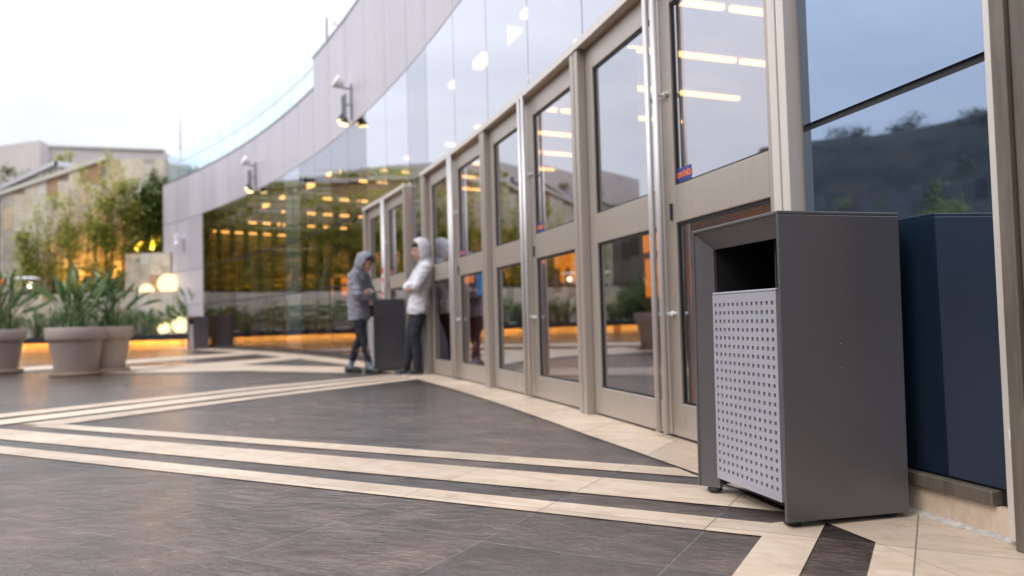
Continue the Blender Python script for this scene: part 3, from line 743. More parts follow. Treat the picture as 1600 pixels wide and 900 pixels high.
# ------------------------------------------------------------------ litter bins
HOLES_X, HOLES_Z = 13, 21
def bin_meshes():
    W, D, H, Z0 = .61, .475, 1.050, .021               # width along wall, depth, height
    th = .012; bw = .083; rec = .052                  # sheet thickness, width and depth of the bevelled front frame
    sh = bmesh.new()
    for y0, y1 in ((-W/2, -W/2+th), (W/2-th, W/2)): box(sh, 0, D, y0, y1, Z0, H-th-.0003)
    box(sh, 0, D, -W/2, W/2, H-th, H); box(sh, 0, .012, -W/2+th+.0003, W/2-th-.0003, Z0, H-th-.0004)
    bevel_all(sh, .003, 2)
    fr = bmesh.new(); e = .0035                       # mitred frame sloping inwards on both sides and above
    yo, yi, zo, zi = W/2-e, W/2-bw, H-e, H-bw
    xo, xi = D-.002, D-rec
    for sg in (-1, 1):
        hexa(fr, [Vector((xo, sg*yo, Z0+.002)), Vector((xi, sg*yi, Z0+.002)), Vector((xi-.012, sg*yi, Z0+.002)), Vector((xo-.02, sg*(yo-.010), Z0+.002))],
             [Vector((xo, sg*yo, zo)), Vector((xi, sg*yi, zi)), Vector((xi-.012, sg*yi, zi)), Vector((xo-.02, sg*(yo-.010), zo-.01))])
    hexa(fr, [Vector((xo, -yo, zo)), Vector((xi, -yi, zi)), Vector((xi-.012, -yi, zi)), Vector((xo-.02, -yo, zo-.01))],
         [Vector((xo, yo, zo)), Vector((xi, yi, zi)), Vector((xi-.012, yi, zi)), Vector((xo-.02, yo, zo-.01))])
    bl = bmesh.new(); ya = W/2-bw-.002
    box(bl, .014, D-rec-.05, -ya-.02, ya+.02, Z0+.03, .70); box(bl, .0135, .02, -W/2+th+.001, W/2-th-.001, .71, H-th-.002)
    box(bl, .021, D-rec-.014, ya+.004, ya+.016, .71, H-th-.002); box(bl, .021, D-rec-.014, -ya-.016, -ya-.004, .71, H-th-.002)
    st = bmesh.new()
    for y in (.085,): box(st, D-rec-.09, D-rec-.078, y-.005, y+.005, .705, H-th-.003)
    dr = bmesh.new()
    y0, y1 = -W/2+bw+.003, W/2-bw-.003; z0, z1 = Z0+.045, .785
    hs = .0135
    cx = [y0+.024+(y1-y0-.048)*i/(HOLES_X-1) for i in range(HOLES_X)]
    cz = [z0+.040+(z1-z0-.080)*i/(HOLES_Z-1) for i in range(HOLES_Z)]
    ys = sorted([y0, y1]+[c-hs/2 for c in cx]+[c+hs/2 for c in cx]); zs = sorted([z0, z1]+[c-hs/2 for c in cz]+[c+hs/2 for c in cz])
    X0, X1 = D-rec-.002, D-rec+.012
    vf = {}; vb = {}
    for i, y in enumerate(ys):
        for j, z in enumerate(zs):
            vf[i, j] = dr.verts.new((X1, y, z)); vb[i, j] = dr.verts.new((X0, y, z))
    hole = lambda i, j: 0 < i < len(ys)-2 and 0 < j < len(zs)-2 and i % 2 == 1 and j % 2 == 1
    for i in range(len(ys)-1):
        for j in range(len(zs)-1):
            q = [(i, j), (i+1, j), (i+1, j+1), (i, j+1)]
            if hole(i, j):
                for k in range(4):
                    a_, b_ = q[k], q[(k+1) % 4]
                    dr.faces.new([vf[a_], vf[b_], vb[b_], vb[a_]])
            else:
                dr.faces.new([vf[k] for k in q]); dr.faces.new([vb[k] for k in q[::-1]])
    nI, nJ = len(ys)-1, len(zs)-1
    for i in range(nI):
        dr.faces.new([vf[i, 0], vb[i, 0], vb[i+1, 0], vf[i+1, 0]]); dr.faces.new([vf[i, nJ], vf[i+1, nJ], vb[i+1, nJ], vb[i, nJ]])
    for j in range(nJ):
        dr.faces.new([vf[0, j], vf[0, j+1], vb[0, j+1], vb[0, j]]); dr.faces.new([vf[nI, j], vb[nI, j], vb[nI, j+1], vf[nI, j+1]])
    lip = bmesh.new(); box(lip, D-rec-.035, X1+.0005, y0, y1, z1+.0006, z1+.010); bevel_all(lip, .003, 2)
    return sh, fr, bl, st, dr, lip, W, D
def make_bin(label):
    t = thing('litter_bin', label, 'litter bin')
    sh, fr, bl, st, dr, lip, W, D = bin_meshes()
    link('shell', sh, MT['bin'], t); link('front_frame', fr, MT['bin'], t); link('liner', bl, MT['bin_in'], t); link('strut', st, MT['lampblack'], t)
    d = link('front_door', dr, MT['silver'], t); link('door_lip', lip, MT['silver'], d)
    for z in (.52, .60):
        bm = bmesh.new(); lathe(bm, [(0, .0022), (.003, .0018), (.0045, 0), (0, 0)], 10); bm.transform(Matrix.Translation((D*.52, W/2+.0002, z)) @ Matrix.Rotation(-PI/2, 4, 'X')); link('rivet', bm, MT['bin'], t, True)
    for x in (.05, D-.05):
        for y in (-W/2+.045, W/2-.045):
            bm = bmesh.new(); lathe(bm, [(0, 0), (.027, 0), (.03, .006), (.028, .012), (.012, .018), (.012, .035), (0, .035)], 16, (x, y, .006)); link('foot', bm, MT['rubber'], t, True)
    return t
def place_bin(t, a, off, tilt=(0, 0)):
    t.location = A(a, -off); t.rotation_euler = (tilt[0], tilt[1], a+PI)
b1 = make_bin('tall graphite litter bin with perforated silver front, in the foreground beside the dark glass panel')
place_bin(b1, .2458, .085, (0, -.010))
b2 = dup(b1, (0, 0, 0), 0, 'graphite litter bin standing between the two hooded people'); place_bin(b2, .4115, .09)
b3 = dup(b1, (0, 0, 0), 0, 'distant graphite litter bin by the end of the glass front, left of its own reflection'); place_bin(b3, .694, .12)

# ------------------------------------------------------------------ planters, stone walls and hillside opposite
T = [Vector(p) for p in ((-10.95, 26.55), (-18.2, 26.6), (-22.6, 24.0), (-25.6, 18.5), (-26.8, 10), (-26, 1), (-23, -7.5), (-16.5, -14), (-8, -18))]
def path(off):
    out = []
    for i, p in enumerate(T):
        d0 = (T[i]-T[i-1]).normalized() if i else (T[1]-T[0]).normalized()
        d1 = (T[i+1]-T[i]).normalized() if i < len(T)-1 else d0
        n0 = Vector((d0.y, -d0.x)); n1 = Vector((d1.y, -d1.x)); nn = (n0+n1).normalized()
        out.append(p+nn*off/max(.4, nn.dot(n0)))
    return out
def wall_run(bm, o0, o1, z0, z1, i0=0, i1=None, mi=0, ztop=None):
    a, b = path(o0), path(o1); i1 = i1 or len(T)-1
    for i in range(i0, i1):
        zt0 = ztop[i] if ztop else z1; zt1 = ztop[i+1] if ztop else z1
        r_ = [a[i], a[i+1], b[i+1], b[i]]
        vs = hexa(bm, [Vector((p.x, p.y, z0)) for p in r_], [Vector((p.x, p.y, z)) for p, z in zip(r_, (zt0, zt1, zt1, zt0))], mi)
def wall_uv(o):
    me = o.data; uv = me.uv_layers.new(name='UVMap')
    for p in me.polygons:
        nrm = p.normal; tg = Vector((-nrm.y, nrm.x, 0)) if abs(nrm.z) < .7 else Vector((1, 0, 0))
        for li in p.loop_indices:
            c = me.vertices[me.loops[li].vertex_index].co
            uv.data[li].uv = (c.dot(tg), c.z if abs(nrm.z) < .7 else c.y)
    return o
# low planter: black trough over a recessed amber strip
pl = thing('raised_planter', 'long low planter with black steel edge and amber light glowing beneath it', 'planter')
bm = bmesh.new(); wall_run(bm, 0, .05, .28, .50); wall_run(bm, .05, .62, .36, .39); link('trough_edge', bm, MT['trough'], pl)
bm = bmesh.new(); wall_run(bm, .055, .62, .392, .44); link('soil', bm, MT['soil'], pl)
bm = bmesh.new(); wall_run(bm, .34, .62, 0, .357); link('base', wall_uv(link('x', bm, MT['stone'])).data and bm if False else bmesh.new(), MT['stone'], pl) if False else None
ob = wall_uv(link('planter_base', bm, MT['stone'], pl))
bm = bmesh.new(); wall_run(bm, .13, .20, .335, .357); link('led_strip', bm, MT['strip'], pl)
# first stone tier
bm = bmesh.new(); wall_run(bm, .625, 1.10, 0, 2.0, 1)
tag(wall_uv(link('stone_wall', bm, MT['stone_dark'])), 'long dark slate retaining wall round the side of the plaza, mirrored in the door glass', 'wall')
bm = bmesh.new(); wall_run(bm, .625, 1.10, 0, 2.0, 0, 1)
tag(wall_uv(link('stone_wall', bm, MT['stone'])), 'low slate clad retaining wall behind the black planter edge', 'wall')
bm = bmesh.new(); wall_run(bm, 1.102, 2.6, 1.5, 1.95); o = structure(link('terrace_soil', bm, MT['soil']))
# block at the right end
bm = bmesh.new(); p0 = at(196, 400, 27.95); p1 = at(268, 400, 27.75)
hexa(bm, [Vector((p0.x, 27.9, 0)), Vector((p1.x, 27.65, 0)), Vector((p1.x-.1, 29.2, 0)), Vector((p0.x, 29.3, 0))], [Vector((p0.x, 27.9, 3.42)), Vector((p1.x, 27.65, 3.42)), Vector((p1.x-.1, 29.2, 3.42)), Vector((p0.x, 29.3, 3.42))])
tag(wall_uv(link('stone_block', bm, MT['stone'])), 'square slate clad block behind the globe lamps at the end wall', 'wall')
# tall back wall with rising top
zt = [7.55, 6.1, 5.9, 6.0, 6.2, 6.4, 6.6, 6.6, 6.6]
bw = thing('tall_stone_wall', 'tall slate clad wall with pale sloping coping behind the bamboo', 'wall')
bm = bmesh.new()
pa_, pb_ = path(2.6), path(3.1)
q0, q1, q2 = at(0, 306, 29.2), at(166, 250, 29.2), at(256, 246, 29.3)
for (s, e, zs, ze) in ((Vector((q2.x-.0, 29.3)), Vector((q1.x, 29.2)), 7.2, q1.z), (Vector((q1.x, 29.2)), Vector((q0.x, 29.2)), q1.z, q0.z)):
    hexa(bm, [Vector((s.x, s.y, 0)), Vector((e.x, e.y, 0)), Vector((e.x, e.y+.5, 0)), Vector((s.x, s.y+.5, 0))], [Vector((s.x, s.y, zs)), Vector((e.x, e.y, ze)), Vector((e.x, e.y+.5, ze)), Vector((s.x, s.y+.5, zs))])
wall_uv(link('cladding', bm, MT['stone'], bw)); bm = bmesh.new()
for i in range(2, len(T)-1):
    r_ = [pa_[i], pa_[i+1], pb_[i+1], pb_[i]]
    hexa(bm, [Vector((p.x, p.y, 0)) for p in r_], [Vector((p.x, p.y, z)) for p, z in zip(r_, (zt[i], zt[i+1], zt[i+1], zt[i]))])
i = 2; e = pa_[2]; s = Vector((q0.x, 29.2))
hexa(bm, [Vector((s.x, s.y, 0)), Vector((e.x, e.y, 0)), Vector((pb_[2].x, pb_[2].y, 0)), Vector((s.x, s.y+.5, 0))], [Vector((s.x, s.y, q0.z)), Vector((e.x, e.y, zt[2])), Vector((pb_[2].x, pb_[2].y, zt[2])), Vector((s.x, s.y+.5, q0.z))])
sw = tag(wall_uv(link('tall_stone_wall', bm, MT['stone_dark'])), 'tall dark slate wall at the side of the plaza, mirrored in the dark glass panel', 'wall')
bm = bmesh.new()
def coping(s, e, zs, ze, w0=-.08, w1=.58, h=.16):
    hexa(bm, [Vector((s.x, s.y+w0, zs+.002)), Vector((e.x, e.y+w0, ze+.002)), Vector((e.x, e.y+w1, ze+.002)), Vector((s.x, s.y+w1, zs+.002))], [Vector((s.x, s.y+w0, zs+h)), Vector((e.x, e.y+w0, ze+h)), Vector((e.x, e.y+w1, ze+h)), Vector((s.x, s.y+w1, zs+h))])
coping(Vector((q1.x, 29.2)), Vector((q0.x, 29.2)), q1.z, q0.z); coping(Vector((q0.x-.001, 29.2)), Vector((pa_[2].x, pa_[2].y)), q0.z, zt[2])
link('coping', bm, MT['coping'], bw)
# hillside above the wall
bm = bmesh.new(); rows = []
for j, (o_, zz) in enumerate(((3.05, -.3), (5.0, 1.3), (7.5, 3.2), (11, 4.6), (17, 5.4), (26, 5.6), (60, 5.0))):
    pp = path(o_); row = []
    for i in range(len(T)-1):
        for k in range(8):
            f_ = k/8; p = pp[i].lerp(pp[i+1], f_)
            base = 5.4 if i < 2 else (zt[i]*(1-f_)+zt[i+1]*f_)
            if i == 0: base = 6.3*(1-f_)+5.4*f_
            base -= .35
            z = base+zz*(1.0 if i > 1 else .2)+noise.noise(Vector((p.x*.23, p.y*.23, 1)))*.5*min(1, j)
            row.append(bm.verts.new((p.x, p.y, z)))
    rows.append(row)
for a_, b_ in zip(rows, rows[1:]):
    for k in range(len(a_)-1): bm.faces.new([a_[k], a_[k+1], b_[k+1], b_[k]])
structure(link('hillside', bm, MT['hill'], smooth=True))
# concrete building on the rise
cb = thing('concrete_building', 'plain pinkish concrete building with stepped flat roof beyond the sloping wall', 'building')
bm = bmesh.new(); c0, c1, c2 = at(-160, 262, 48), at(62, 219, 44), at(75, 219, 45)
def slab(pts, zt_, b):
    hexa(b, [Vector((p.x, p.y, 2)) for p in pts], [Vector((p.x, p.y, z)) for p, z in zip(pts, zt_)])
zt1 = c1.z
slab([c0, c1, c2, Vector((c0.x+2, c0.y+9, 0))], (zt1,)*4, bm); slab([c0+Vector((-.1, -.12, 0)), c1+Vector((.03, -.12, 0)), c2+Vector((.12, .0, 0)), c0+Vector((-.1, .4, 0))], (zt1+.001,)*4, bm) if False else None
link('tall_block', bm, MT['concrete'], cb)
bm = bmesh.new(); d0, d1 = at(75.5, 230, 45.2), at(253, 235, 47.0)
slab([d0, d1, d1+Vector((0, 10, 0)), d0+Vector((0, 10, 0))], (d0.z, d0.z, d0.z, d0.z), bm); link('long_block', bm, MT['concrete'], cb)
bm = bmesh.new(); slab([d0+Vector((.01, -.10, 0)), d1+Vector((.1, -.10, 0)), d1+Vector((.1, .3, 0)), d0+Vector((.01, .3, 0))], (d0.z+.12,)*4, bm)
for v in bm.verts:
    if v.co.z < 5: v.co.z = d0.z+.002
link('parapet_cap', bm, MT['coping'], cb)
# handrail on the ramp behind
hr = thing('ramp_handrail', 'broad metal handrail climbing the ramp above the sloping wall', 'handrail')
h0, h1, h2 = at(-60, 320, 30.6), at(85, 254, 30.6), at(150, 266, 34)
bm = bmesh.new()
for s, e in ((h0, h1), (h1, h2)):
    hexa(bm, [s+Vector((0, 0, -.09)), e+Vector((0, 0, -.09)), e+Vector((0, .22, -.09)), s+Vector((0, .22, -.09))], [s+Vector((0, 0, .09)), e+Vector((0, 0, .09)), e+Vector((0, .22, .09)), s+Vector((0, .22, .09))])
link('rail', bm, MT['steel'], hr)
for f_ in (0, .33, .66, 1.0):
    p = h0.lerp(h1, f_); bm = bmesh.new(); box(bm, p.x-.04, p.x+.04, p.y+.07, p.y+.15, p.z-2.2, p.z-.091); link('rail_post', bm, MT['lampgrey'], hr)
for f_ in (.5, 1.0):
    p = h1.lerp(h2, f_); bm = bmesh.new(); box(bm, p.x-.04, p.x+.04, p.y+.07, p.y+.15, p.z-2.2, p.z-.091); link('rail_post', bm, MT['lampgrey'], hr)

# globe lamps
def globe(p, r, label):
    t = thing('globe_lamp', label, 'lamp', (p[0], p[1], p[2]))
    bm = bmesh.new(); bmesh.ops.create_uvsphere(bm, u_segments=32, v_segments=20, radius=r, matrix=Matrix.Translation((0, 0, r+.05))); link('glass_globe', bm, MT['globe'], t, True)
    bm = bmesh.new(); lathe(bm, [(0, 0), (r*.5, 0), (r*.5, .07), (r*.42, .09), (0, .09)], 20); link('lamp_base', bm, MT['lampgrey'], t)
def pxr(u, v, Y, z, r): p = at(u, v, Y); return (p.x, p.y, z)
globe(pxr(263, 444, 27.45, 1.86, .36), .36, 'large lit globe lamp on the low wall, nearest the lilac end wall')
globe(pxr(229, 450, 27.55, 1.74, .25), .25, 'lit globe lamp on the low wall, half hidden left of the largest globe')
globe(pxr(283, 505, 26.85, .45, .29), .29, 'lit globe lamp in the low planter right beside the far bin')
globe(pxr(256, 511, 26.95, .45, .20), .20, 'smaller lit globe lamp in the low planter left of its pair')
globe((-25.9, 14.5, .45), .38, 'lit globe lamp in the planter outside the photo, seen mirrored in the door glass')
globe((-26.9, 13.8, 1.95), .40, 'lit globe lamp on the side wall, mirrored above another in the door glass')
# mushroom lamp
p = at(43, 426, 27.3)
t = thing('mushroom_lamp', 'white dish shaped garden lamp with glowing bulb above the left plants', 'lamp', (p.x, p.y, 1.95))
bm = bmesh.new(); lathe(bm, [(0, .70), (.25, .69), (.42, .64), (.44, .61), (.40, .60), (.2, .63), (0, .64)], 28); link('lamp_shade', bm, MT['white'], t, True)
bm = bmesh.new(); tube(bm, [(0, 0, 0), (0, 0, .64)], .035, 10); link('stem', bm, MT['lampgrey'], t)
bm = bmesh.new(); bmesh.ops.create_uvsphere(bm, u_segments=16, v_segments=12, radius=.10, matrix=Matrix.Translation((.1, -.05, .40))); link('bulb', bm, MT['polelamp'], t, True)

# uplights at the foot of the bamboo
ul = None
for u, v in ((116, 408), (166, 408), (100, 435), (160, 440), (216, 385), (240, 395)):
    p = at(u, v, 28.75); z = 1.95 if u < 195 else 3.43
    if u >= 195: p = at(u, v, 28.6)
    if ul is None:
        ul = thing('uplight', 'small black ground uplight glowing amber at the foot of the bamboo', 'spotlight', (p.x, p.y, z), 0, 'amber uplights along the stone wall')
        bm = bmesh.new(); lathe(bm, [(0, 0), (.06, 0), (.07, .12), (.06, .13), (0, .10)], 14); link('housing', bm, MT['lampblack'], ul)
        bm = bmesh.new(); lathe(bm, [(0, .125), (.055, .131), (0, .14)], 14); link('lens', bm, MT['uplens'], ul)
    else: dup(ul, (p.x, p.y, z))
    ld = bpy.data.lights.new('uplight_glow', 'SPOT'); ld.energy = 620; ld.color = (1, .45, .10); ld.spot_size = math.radians(75); ld.spot_blend = .8; ld.shadow_soft_size = .08
    lo = bpy.data.objects.new('uplight_glow', ld); COL.objects.link(lo); lo.location = (p.x, p.y-.05, z+.18)
    lo.rotation_euler = Vector((0, -.18, -1)).normalized().to_track_quat('Z', 'Y').to_euler()
    lo.rotation_euler = Vector((0, -.22, -1)).to_track_quat('Z', 'Y').to_euler()

# ------------------------------------------------------------------ plants
def bamboo_mesh(h, w_, n_culm, n_leaf, seed, lo=.15, ls=1.0):
    rnd = random.Random(seed); cb_ = bmesh.new(); lb = bmesh.new(); lines = []
    for _ in range(n_culm):
        x, y = rnd.gauss(0, w_*.28), rnd.gauss(0, w_*.18); hh = h*rnd.uniform(.62, 1.0)
        bx, by = rnd.uniform(-.28, .28)*w_, rnd.uniform(-.28, .2)*w_
        pts = [Vector((x+bx*(k/6)**2, y+by*(k/6)**2, hh*k/6)) for k in range(7)]
        tube(cb_, pts, [.022, .021, .019, .016, .012, .008, .004], 5); lines.append(pts)
    clump = [(rnd.choice(lines), rnd.uniform(lo, 1.0)) for _ in range(max(8, n_leaf//26))]
    for _ in range(n_leaf):
        pts, f_ = rnd.choice(clump); f_ = min(.999, max(lo, f_+rnd.gauss(0, .03)))
        k = int(f_*6); p = pts[k].lerp(pts[k+1], f_*6-k)
        sp = (.16+.30*(1-f_))*w_*.62
        p = p+Vector((rnd.gauss(0, sp), rnd.gauss(0, sp*.7), rnd.gauss(0, .10)))
        ln = rnd.uniform(.13, .26)*ls; wd = ln*.15
        th = rnd.uniform(0, 2*PI); dr_ = rnd.uniform(-1.0, .25)
        d = Vector((math.cos(th)*math.cos(dr_), math.sin(th)*math.cos(dr_), math.sin(dr_)))
        s = d.cross(Vector((rnd.uniform(-.5, .5), rnd.uniform(-.5, .5), 1))).normalized()*wd
        vs = [lb.verts.new(q) for q in (p, p+d*ln*.45+s, p+d*ln, p+d*ln*.45-s)]
        lb.faces.new(vs)
    return cb_, lb
def bamboo(p, h, w_, n_culm, n_leaf, seed, label, leaf='bamboo', lo=.15, group=None):
    t = thing('bamboo_clump' if leaf == 'bamboo' else 'leafy_shrub', label, 'bamboo' if leaf == 'bamboo' else 'shrub', p, 0, group)
    c, l = bamboo_mesh(h, w_, n_culm, n_leaf, seed, lo)
    link('culms', c, MT['culm'], t); link('foliage', l, MT[leaf], t, auto='keep'); return t
def on(u, Y, z): p = at(u, 450, Y); return (p.x, p.y, z)
bamboo(on(172, 28.3, 1.95), 5.3, 1.5, 12, 4300, 1, 'tallest yellow green bamboo clump reaching the coping of the stone wall')
bamboo(on(145, 28.2, 1.95), 3.9, 1.0, 8, 1800, 2, 'mid height bamboo clump just left of the tallest one')
bamboo(on(198, 28.4, 1.95), 4.5, .8, 6, 1500, 3, 'narrow bamboo clump right of the tallest one, in front of the slate block')
bamboo(on(82, 28.2, 1.95), 4.0, 1.5, 10, 2100, 4, 'broad loose bamboo clump left of the amber glow on the wall')
bamboo(on(112, 28.5, 1.95), 3.4, .9, 6, 1000, 5, 'sparse bamboo between the broad clump and the taller ones')
bamboo(on(48, 28.3, 1.95), 2.9, 1.1, 7, 1300, 6, 'short thin bamboo clump above the mushroom shaped lamp')
bamboo(on(236, 28.7, 3.42), 2.9, 1.0, 9, 3400, 7, 'dark green leafy bush on the slate block beside the end wall', 'bushleaf', .1)
bamboo(on(255, 29.0, 3.42), 3.4, .6, 5, 1500, 17, 'slender dark bush squeezed against the corner of the end wall', 'bushleaf', .2)
pp = path(1.9); proto_b = None; rnd = random.Random(5)
for i in range(2, len(T)-1):
    for k in range(2):
        p = pp[i].lerp(pp[i+1], (k+rnd.random()*.6)/2)
        if proto_b is None: proto_b = bamboo((p.x, p.y, 1.95), 3.8, 1.5, 8, 2300, 8, 'bamboo clump in the side planter seen only mirrored in the glass front', group='bamboo along the side planter')
        else: dup(proto_b, (p.x, p.y, 1.95), rnd.uniform(0, 6), None, rnd.uniform(.7, 1.15))
# shrubs on the slope top
bamboo((at(30, 262, 33).x, 33, 6.5), 1.5, 1.6, 8, 1500, 11, 'green shrub on the slope at the far left below the concrete building', 'bushleaf', .1)
bamboo((at(110, 250, 32).x, 32, 6.9), 1.35, .7, 4, 260, 12, 'small wispy sapling in front of the concrete building', 'bamboo', .45)
pp = path(6.0); ps = None
for i in range(2, len(T)-1):
    for k in range(3):
        p = pp[i].lerp(pp[i+1], (k+rnd.random()*.7)/3); z = zt[i]-.2
        if ps is None: ps = bamboo((p.x, p.y, z), 1.5, 2.0, 8, 1500, 13, 'low dry shrub on the side slope seen only mirrored in the glass front', 'dryleaf', .05, 'shrubs on the side slope')
        else: dup(ps, (p.x, p.y, z), rnd.uniform(0, 6), None, rnd.uniform(.6, 1.2))

for o_, dz, n_ in ((10.0, 3.6, 4), (13.5, 4.9, 5)):
    pp = path(o_)
    for i in range(2, len(T)-1):
        for k in range(n_):
            p = pp[i].lerp(pp[i+1], (k+rnd.random()*.8)/n_); dup(ps, (p.x, p.y, zt[i]-.35+dz-.5), rnd.uniform(0, 6), None, rnd.uniform(.5, 1.25))
def paddle_plant(p, n, h, spread, seed, label, cat='plant', flowers=0, group=None, droop=.35, wdt=.034):
    rnd_ = random.Random(seed); t = thing('paddle_leaf_plant', label, cat, p, 0, group)
    sb = bmesh.new(); lb = bmesh.new()
    for k in range(n):
        th = rnd_.uniform(0, 2*PI); tilt = rnd_.uniform(.03, 1)**1.3*spread; hh = h*rnd_.uniform(.5, 1.0)*(1-.25*tilt)
        b = Vector((rnd_.gauss(0, .09), rnd_.gauss(0, .09), 0)); d = Vector((math.cos(th), math.sin(th), 0))
        pts = [b+d*tilt*hh*(q/5)**1.6+Vector((0, 0, hh*(q/5)*(1-.12*tilt*(q/5)))) for q in range(6)]
        tube(sb, pts, [.011, .010, .009, .008, .007, .006], 5)
        dir_ = (pts[-1]-pts[-2]).normalized(); ln = rnd_.uniform(.30, .52); wd = wdt*rnd_.uniform(.7, 1.2)
        side = dir_.cross(Vector((math.cos(th+1.2), math.sin(th+1.2), .2))).normalized()
        nrm = side.cross(dir_).normalized(); prev = None; bend = rnd_.uniform(.1, 1)*droop
        for q in range(7):
            f_ = q/6; w_ = wd*math.sin(PI*min(1, f_*.93+.07))**.75*(1-.2*f_)
            c = pts[-1]+dir_*ln*f_+nrm*(-bend*ln*f_*f_)+Vector((0, 0, -bend*.4*ln*f_*f_))
            row = [lb.verts.new(c+side*w_+nrm*w_*.35), lb.verts.new(c), lb.verts.new(c-side*w_+nrm*w_*.35)]
            if prev:
                lb.faces.new([prev[0], prev[1], row[1], row[0]]); lb.faces.new([prev[1], prev[2], row[2], row[1]])
            prev = row
    link('stalks', sb, MT['strel'], t); link('leaves', lb, MT['strel'], t, True, auto='keep')
    for k in range(flowers):
        th = rnd_.uniform(0, 2*PI); fb = bmesh.new(); c = Vector((.35*math.cos(th), .25*math.sin(th), h*rnd_.uniform(.75, .95)))
        for q in range(5):
            d = Vector((rnd_.uniform(-.5, .5), rnd_.uniform(-.5, .5), 1)).normalized()*rnd_.uniform(.10, .18); s = d.cross(Vector((0, 1, .3))).normalized()*.02
            fb.faces.new([fb.verts.new(c+x) for x in (Vector((0, 0, 0)), d*.5+s, d, d*.5-s)])
        tube(fb, [(0, 0, 0), c*.6+Vector((0, 0, .05)), c], [.009, .008, .007], 5)
        link('blossom', fb, MT['blossom'], t, auto='keep')
    return t
def pot(p, label, r=.43, h=.76):
    t = thing('plant_pot', label, 'plant pot', p)
    bm = bmesh.new(); lathe(bm, [(0, .06), (r*.70, .06), (r*.72, .08), (r*.90, h-.20), (r*.905, h-.195), (r*.985, h-.192), (r*1.0, h-.18), (r*1.02, h-.02), (r*1.0, h), (r*.94, h), (r*.92, h-.02), (r*.90, h-.10), (0, h-.10)], 48); link('body', bm, MT['pot'], t, True)
    t.children[0].data.set_sharp_from_angle(angle=math.radians(35))
    bm = bmesh.new(); lathe(bm, [(0, .0), (r*.86, .0), (r*.90, .02), (r*.90, .055), (r*.86, .058), (r*.84, .03), (0, .028)], 48); link('saucer', bm, MT['saucer'], t)
    bm = bmesh.new(); lathe(bm, [(0, h-.05), (r*.5, h-.055), (r*.905, h-.075)], 32); link('soil', bm, MT['soil'], t)
    return t
P1, P2, P3 = gnd(119, 586), gnd(164, 581), gnd(-6, 583)
P1.z = P2.z = P3.z = .002
pot(P1, 'round taupe plant pot standing nearest, on a tan saucer'); pot(P2, 'taupe plant pot half hidden behind the nearest pot'); pot(P3, 'taupe plant pot cut by the left edge of the photo', .46, .76)
paddle_plant(P1+Vector((0, 0, .70)), 46, .75, .75, 21, 'dense upright paddle leaf plant growing in the nearest pot')
paddle_plant(P2+Vector((.05, 0, .70)), 44, .80, 1.25, 22, 'arching paddle leaf plant with drooping leaves in the half hidden pot', droop=.9)
paddle_plant(P3+Vector((.05, 0, .70)), 60, .95, 1.0, 23, 'tall paddle leaf plant with orange blossoms in the pot at the left edge', flowers=3)
# planting in the black trough
pe = None; k_ = 0
for u, hh, lab in ((62, 1.0, 'leafy planter plant between the left pot and the middle pots'), (100, .8, 'planter plant rising behind the nearest pot'), (196, .9, 'planter plant just right of the half hidden pot'), (222, .8, 'low planter plant before the slate block'), (246, .7, 'small planter plant left of the two low globes'), (291, .95, 'spiky planter plant leaning over the low globes by the far bin')):
    p = at(u, 500, 26.95); k_ += 1
    paddle_plant((p.x, p.y, .43), 15, hh, .8, 40+k_, lab, droop=.5, wdt=.034)
pp = path(.35); pe = None
for i in range(0, len(T)-1):
    for k in range(13):
        p = pp[i].lerp(pp[i+1], (k+rnd.random()*.6)/13)
        if pe is None: pe = paddle_plant((p.x, p.y, .43), 44, 1.5, .9, 60, 'paddle leaf plant of the dense row filling the long black edged planter', group='paddle plants along the planter', wdt=.055)
        else: dup(pe, (p.x, p.y, .43), rnd.uniform(0, 6), None, rnd.uniform(.75, 1.2)*(.62 if i == 0 else 1))
# white stones and ground cover in the trough and on the terrace
bm = bmesh.new(); pp0, pp1 = path(.10), path(.55)
for i in range(len(T)-1):
    nseg = int((T[i+1]-T[i]).length*9)
    for k in range(nseg):
        if noise.noise(Vector((k*.12, i*3.3, 0))) < -.05: continue
        f_ = rnd.random(); s = rnd.random(); p = pp0[i].lerp(pp0[i+1], f_).lerp(pp1[i].lerp(pp1[i+1], f_), s); r_ = rnd.uniform(.05, .12)
        bmesh.ops.create_icosphere(bm, subdivisions=1, radius=r_, matrix=Matrix.Translation((p.x, p.y, .44+r_*.4)) @ Matrix.Diagonal((1, .9, .6, 1)))
stuff(link('white_stones', bm, MT['pebble'], smooth=True))
bm = bmesh.new()
def cover(o0, o1, z, per, hmin, hmax):
    a_, b_ = path(o0), path(o1)
    for i in range(len(T)-1):
        for k in range(int((T[i+1]-T[i]).length*per)):
            f_ = rnd.random(); p = a_[i].lerp(a_[i+1], f_).lerp(b_[i].lerp(b_[i+1], f_), rnd.random())
            if i == 0 and p.x > -12.6 and z > 1: continue
            h_ = rnd.uniform(hmin, hmax); th = rnd.uniform(0, 6.28); d = Vector((math.cos(th)*.6, math.sin(th)*.6, 1)).normalized()*h_; s = Vector((-math.sin(th), math.cos(th), 0))*h_*.18; b = Vector((p.x, p.y, z))
            bm.faces.new([bm.verts.new(q) for q in (b, b+d*.5+s, b+d, b+d*.5-s)])
cover(.08, .58, .44, 22, .08, .22); cover(1.12, 2.4, 1.945, 60, .12, .34)
stuff(link('ground_cover', bm, MT['grass'], auto='keep'))

